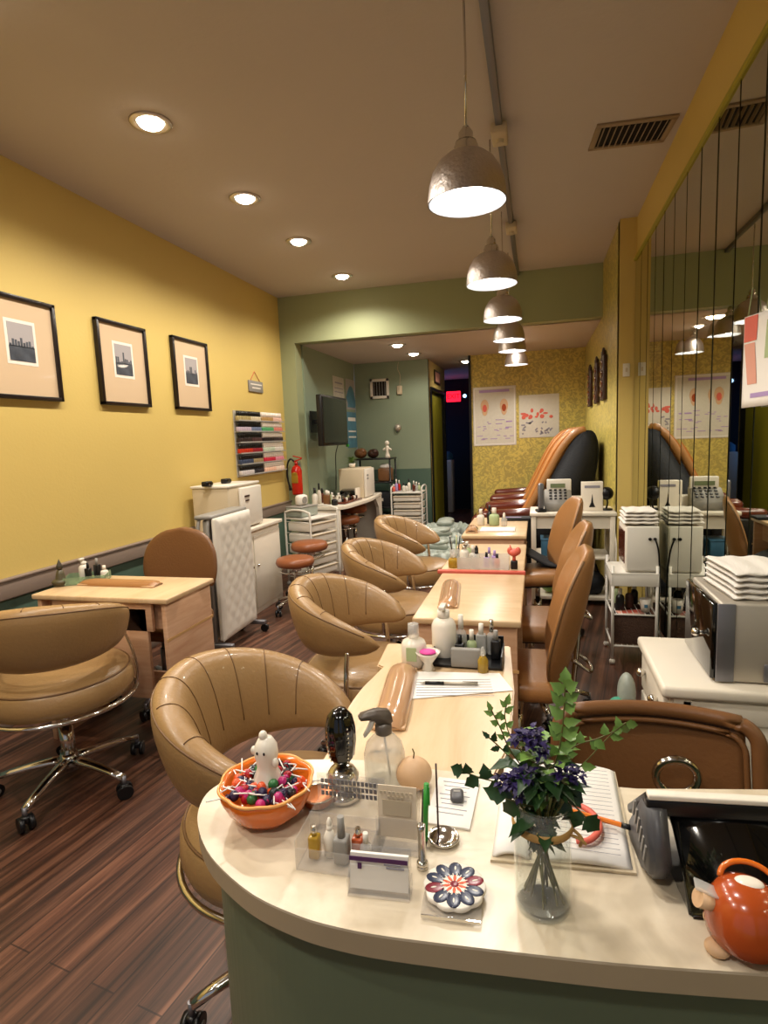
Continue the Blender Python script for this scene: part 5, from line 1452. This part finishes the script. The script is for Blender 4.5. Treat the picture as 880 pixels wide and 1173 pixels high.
# vase of flowers
VX, VY = .004, .757
t = thing('glass_vase', 'clear glass jar vase with raffia band holding purple flowers', 'vase', (VX, VY, ZT))
gl = MB().lathe([(0, 0), (.034, 0), (.0385, .004), (.0385, .012), (.0385, .138), (.037, .147), (.0385, .155), (.0362, .155), (.0348, .147), (.0362, .138), (.0362, .014), (.033, .008), (0, .007)], seg=40).build('glass', 'glass', t)
MB().lathe([(0, .0085), (.0325, .0085), (.0358, .0145), (.0358, .085), (0, .085)], seg=36).build('water', 'water', t)
MB().lathe([(.0388, .118), (.0405, .119), (.041, .123), (.0400, .128), (.0388, .129)], seg=36).tube(catmull([(.040, -.01, .124), (.05, -.02, .12), (.048, -.014, .105)], 5), .0022, seg=6).tube(catmull([(.036, -.02, .123), (.046, -.032, .128), (.054, -.03, .12)], 5), .002, seg=6).build('raffia_band', 'raffia', t)
MB().lathe([(0, .0), (.036, 0), (.0375, .003), (.0365, .0075), (.030, .005), (0, .0045)], seg=36).build('base', 'glass', t)
MB().tube([(.0377*math.cos(a), .0377*math.sin(a), .155) for a in [2*PI*k/36 for k in range(36)]], .0013, closed=True, seg=6).build('lip', 'thickglass', t)
fl = thing('flower_bouquet', 'bouquet of ivy sprigs and purple flowers in the glass jar', 'bouquet', (VX, VY, ZT))
rf = random.Random(21)
b = MB()
for k in range(17):
    a = rf.uniform(0, 2*PI); r0 = rf.uniform(.016, .033); a2 = a+PI+rf.uniform(-.9, .9); r1 = rf.uniform(.012, .03)
    b.tube([(r0*math.cos(a), r0*math.sin(a), .016), (0.3*(r0*math.cos(a)+r1*math.cos(a2)), .3*(r0*math.sin(a)+r1*math.sin(a2)), .08), (r1*math.cos(a2), r1*math.sin(a2), .15), (r1*1.6*math.cos(a2), r1*1.6*math.sin(a2), .18)], .0016, seg=6)
b.build('stems', 'stem', fl)
# leafy mass
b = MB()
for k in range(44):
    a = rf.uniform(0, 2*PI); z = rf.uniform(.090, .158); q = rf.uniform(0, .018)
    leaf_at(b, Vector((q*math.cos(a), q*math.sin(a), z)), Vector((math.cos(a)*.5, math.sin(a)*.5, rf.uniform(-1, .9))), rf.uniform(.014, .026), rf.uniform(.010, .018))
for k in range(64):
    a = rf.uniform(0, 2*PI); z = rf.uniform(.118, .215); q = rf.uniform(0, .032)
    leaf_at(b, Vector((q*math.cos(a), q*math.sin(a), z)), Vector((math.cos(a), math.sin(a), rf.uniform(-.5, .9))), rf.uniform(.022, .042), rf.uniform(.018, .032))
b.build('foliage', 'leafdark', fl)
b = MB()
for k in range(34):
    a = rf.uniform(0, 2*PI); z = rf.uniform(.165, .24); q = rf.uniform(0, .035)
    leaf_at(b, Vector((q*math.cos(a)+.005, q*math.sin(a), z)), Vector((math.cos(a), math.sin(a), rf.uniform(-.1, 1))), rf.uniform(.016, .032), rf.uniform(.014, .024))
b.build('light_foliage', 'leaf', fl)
def sprig(pts, n, L, W, m_, thick=.0011):
    P = catmull([Vector(p) for p in pts], 8)
    st = MB().tube(P, thick, seg=6).build('sprig', 'stem', fl)
    b = MB()
    for k in range(n):
        f = .25+.75*k/(n-1); i = min(len(P)-2, int(f*(len(P)-1)))
        d = (P[i+1]-P[i]).normalized(); s = d.cross(Vector((0, 1, 0)))
        side = (1 if k % 2 else -1)
        dd = (d*.5+s*side*.9+Vector((0, rf.uniform(-.5, .3), rf.uniform(-.2, .5)))) if k < n-1 else d
        leaf_at(b, P[i], dd, L*rf.uniform(.8, 1.2), W*rf.uniform(.8, 1.2), up=Vector((0, -1, .3)))
    b.build('leaves', m_, st)
sprig([(.005, 0, .17), (.022, 0, .23), (.028, 0, .28), (.030, 0, .325)], 14, .022, .018, 'leaf')
sprig([(.010, 0, .17), (.05, 0, .21), (.085, .0, .255), (.104, 0, .275), (.098, 0, .268)], 7, .018, .012, 'leaf', .0008)
sprig([(.0, 0, .19), (.04, 0, .235), (.07, 0, .25), (.09, 0, .262)], 5, .018, .013, 'leaf', .0008)
sprig([(-.01, 0, .18), (-.04, 0, .22), (-.055, 0, .255), (-.066, 0, .278)], 9, .014, .009, 'leaf', .0010)
sprig([(-.01, 0, .18), (-.035, 0, .205), (-.055, 0, .225), (-.07, 0, .238)], 6, .014, .009, 'leafdark', .0010)
sprig([(-.02, 0, .215), (-.04, 0, .24), (-.048, 0, .27), (-.045, 0, .288)], 7, .014, .009, 'leaf', .0008)
sprig([(-.015, 0, .15), (-.05, 0, .17), (-.085, 0, .178), (-.108, 0, .184)], 6, .022, .020, 'leafdark', .0010)
sprig([(.01, -.01, .16), (.035, -.015, .165), (.055, -.02, .15)], 4, .030, .026, 'leafdark')
sprig([(-.01, -.01, .15), (-.03, -.02, .16), (-.048, -.02, .165)], 4, .030, .026, 'leafdark')
def blossom(x, y, z, s):
    b = MB()
    for k in range(34):
        th = rf.uniform(0, 2*PI); ph = rf.uniform(-.6, 1.4); q = s*rf.uniform(.1, .75)
        d = Vector((math.cos(th)*math.cos(ph), math.sin(th)*math.cos(ph), math.sin(ph)))
        leaf_at(b, Vector((x, y, z))+d*q, (d+Vector((rf.uniform(-.6, .6), rf.uniform(-.6, .6), rf.uniform(-.3, .6)))), s*rf.uniform(.4, .6), s*.5, curl=.6)
    b.build('blossom', 'purple', fl)
for p in [(-.026, -.018, .250, .020), (-.010, -.022, .254, .020), (-.002, -.02, .236, .016), (-.036, -.030, .196, .018), (-.022, -.034, .206, .018), (-.050, -.02, .186, .015), (.026, -.030, .212, .016), (.043, -.022, .208, .016), (-.030, -.034, .178, .013)]:
    blossom(*p)

# POS terminal
t = thing('payment_terminal', 'black touchscreen payment terminal turned away on the counter', 'payment terminal', (.265, .84, ZT), .10)
MB().xprism([(-.065, 0), (-.058, .004), (.012, .108), (.040, .112), (.060, .09), (.075, 0)], -.078, .12, 'x', .004).build('stand_body', 'blackgloss', t)
MB().box((-.002, .060, .083), (.230, .13, .014), .004, rot=(-.72, 0, 0)).box((-.002, .012, .112), (.230, .016, .026), .004).build('screen_casing', 'black', t)
MB().box((-.002, .010, .129), (.226, .016, .008), .002).build('screen_edge', 'ghost', t)
MB().xprism([(-.02, .02), (-.03, .05), (.0, .118), (.03, .118), (.10, .03), (.10, .0), (.02, 0)], -.118, -.090, 'x', .006).build('side_panel', 'mouse', t)
b = MB()
for k in range(6): b.box((-.1195, .0+.012*k, .045+.006*k), (.002, .004, .03), rot=(.3, 0, 0))
b.build('side_slots', 'grey', t)
t = thing('card_reader', 'black card reader with glossy hood at the counter right edge', 'card reader', (.405, .93, ZT), .1)
MB().box((0, 0, .06), (.09, .09, .12), .008).build('body', 'black', t)
MB().box((-.005, -.03, .128), (.10, .06, .035), .012, rot=(-.3, 0, 0)).build('hood', 'blackgloss', t)
MB().tube([(-.05, -.06, .10), (-.045, -.055, .14), (.04, -.055, .14), (.05, -.06, .10), (.03, -.06, .085), (-.03, -.06, .085)], .0025, closed=True, seg=6).build('wire_guard', 'grey', t)
# orange toy
t = thing('dome_ornament', 'orange glazed dome-shaped ornament with beige feet at counter corner', 'ornament', (.247, .738, ZT), -.1)
t.scale = (.92, .92, .88)
MB().lathe([(0, .100), (.02, .098), (.036, .088), (.046, .068), (.050, .042), (.047, .022), (.036, .010), (0, .008)], seg=36).build('shell', 'terracotta', t)
MB().tube([(.034*math.cos(a)+.006, .034*math.sin(a)*.5+.02, .088+.018*math.sin(a)) for a in [PI*k/14 for k in range(15)]], .004, seg=8).build('rim_arc', 'orange_glaze', t)
MB().sph((.004, .006, .097), (.018, .012, .006)).build('white_patch', 'ghost', t)
for (x, y) in ((-.036, -.022), (.038, -.02), (-.03, .03), (.035, .03)):
    MB().sph((x, y, .010), (.016, .015, .010)).build('foot', 'bisque', t)
hd = MB().cyl((-.032, -.006, .062), (-.060, -.014, .075), .010, .013, seg=16).build('head', 'bisque', t)
MB().box((-.046, -.006, .084), (.036, .022, .004), .0015, rot=(0, .3, 0)).build('glass_strip', 'clearplastic', hd)

# ------------------------------------------------------------------ world & view
w = bpy.data.worlds.new('world'); scn.world = w; w.use_nodes = True
bg = w.node_tree.nodes['Background']; bg.inputs[0].default_value = (.75, .82, 1, 1); bg.inputs[1].default_value = .35
scn.view_settings.view_transform = 'Standard'
scn.view_settings.look = 'None'
scn.view_settings.gamma = 1
scn.view_settings.exposure = 0
scn.view_settings.use_curve_mapping = False
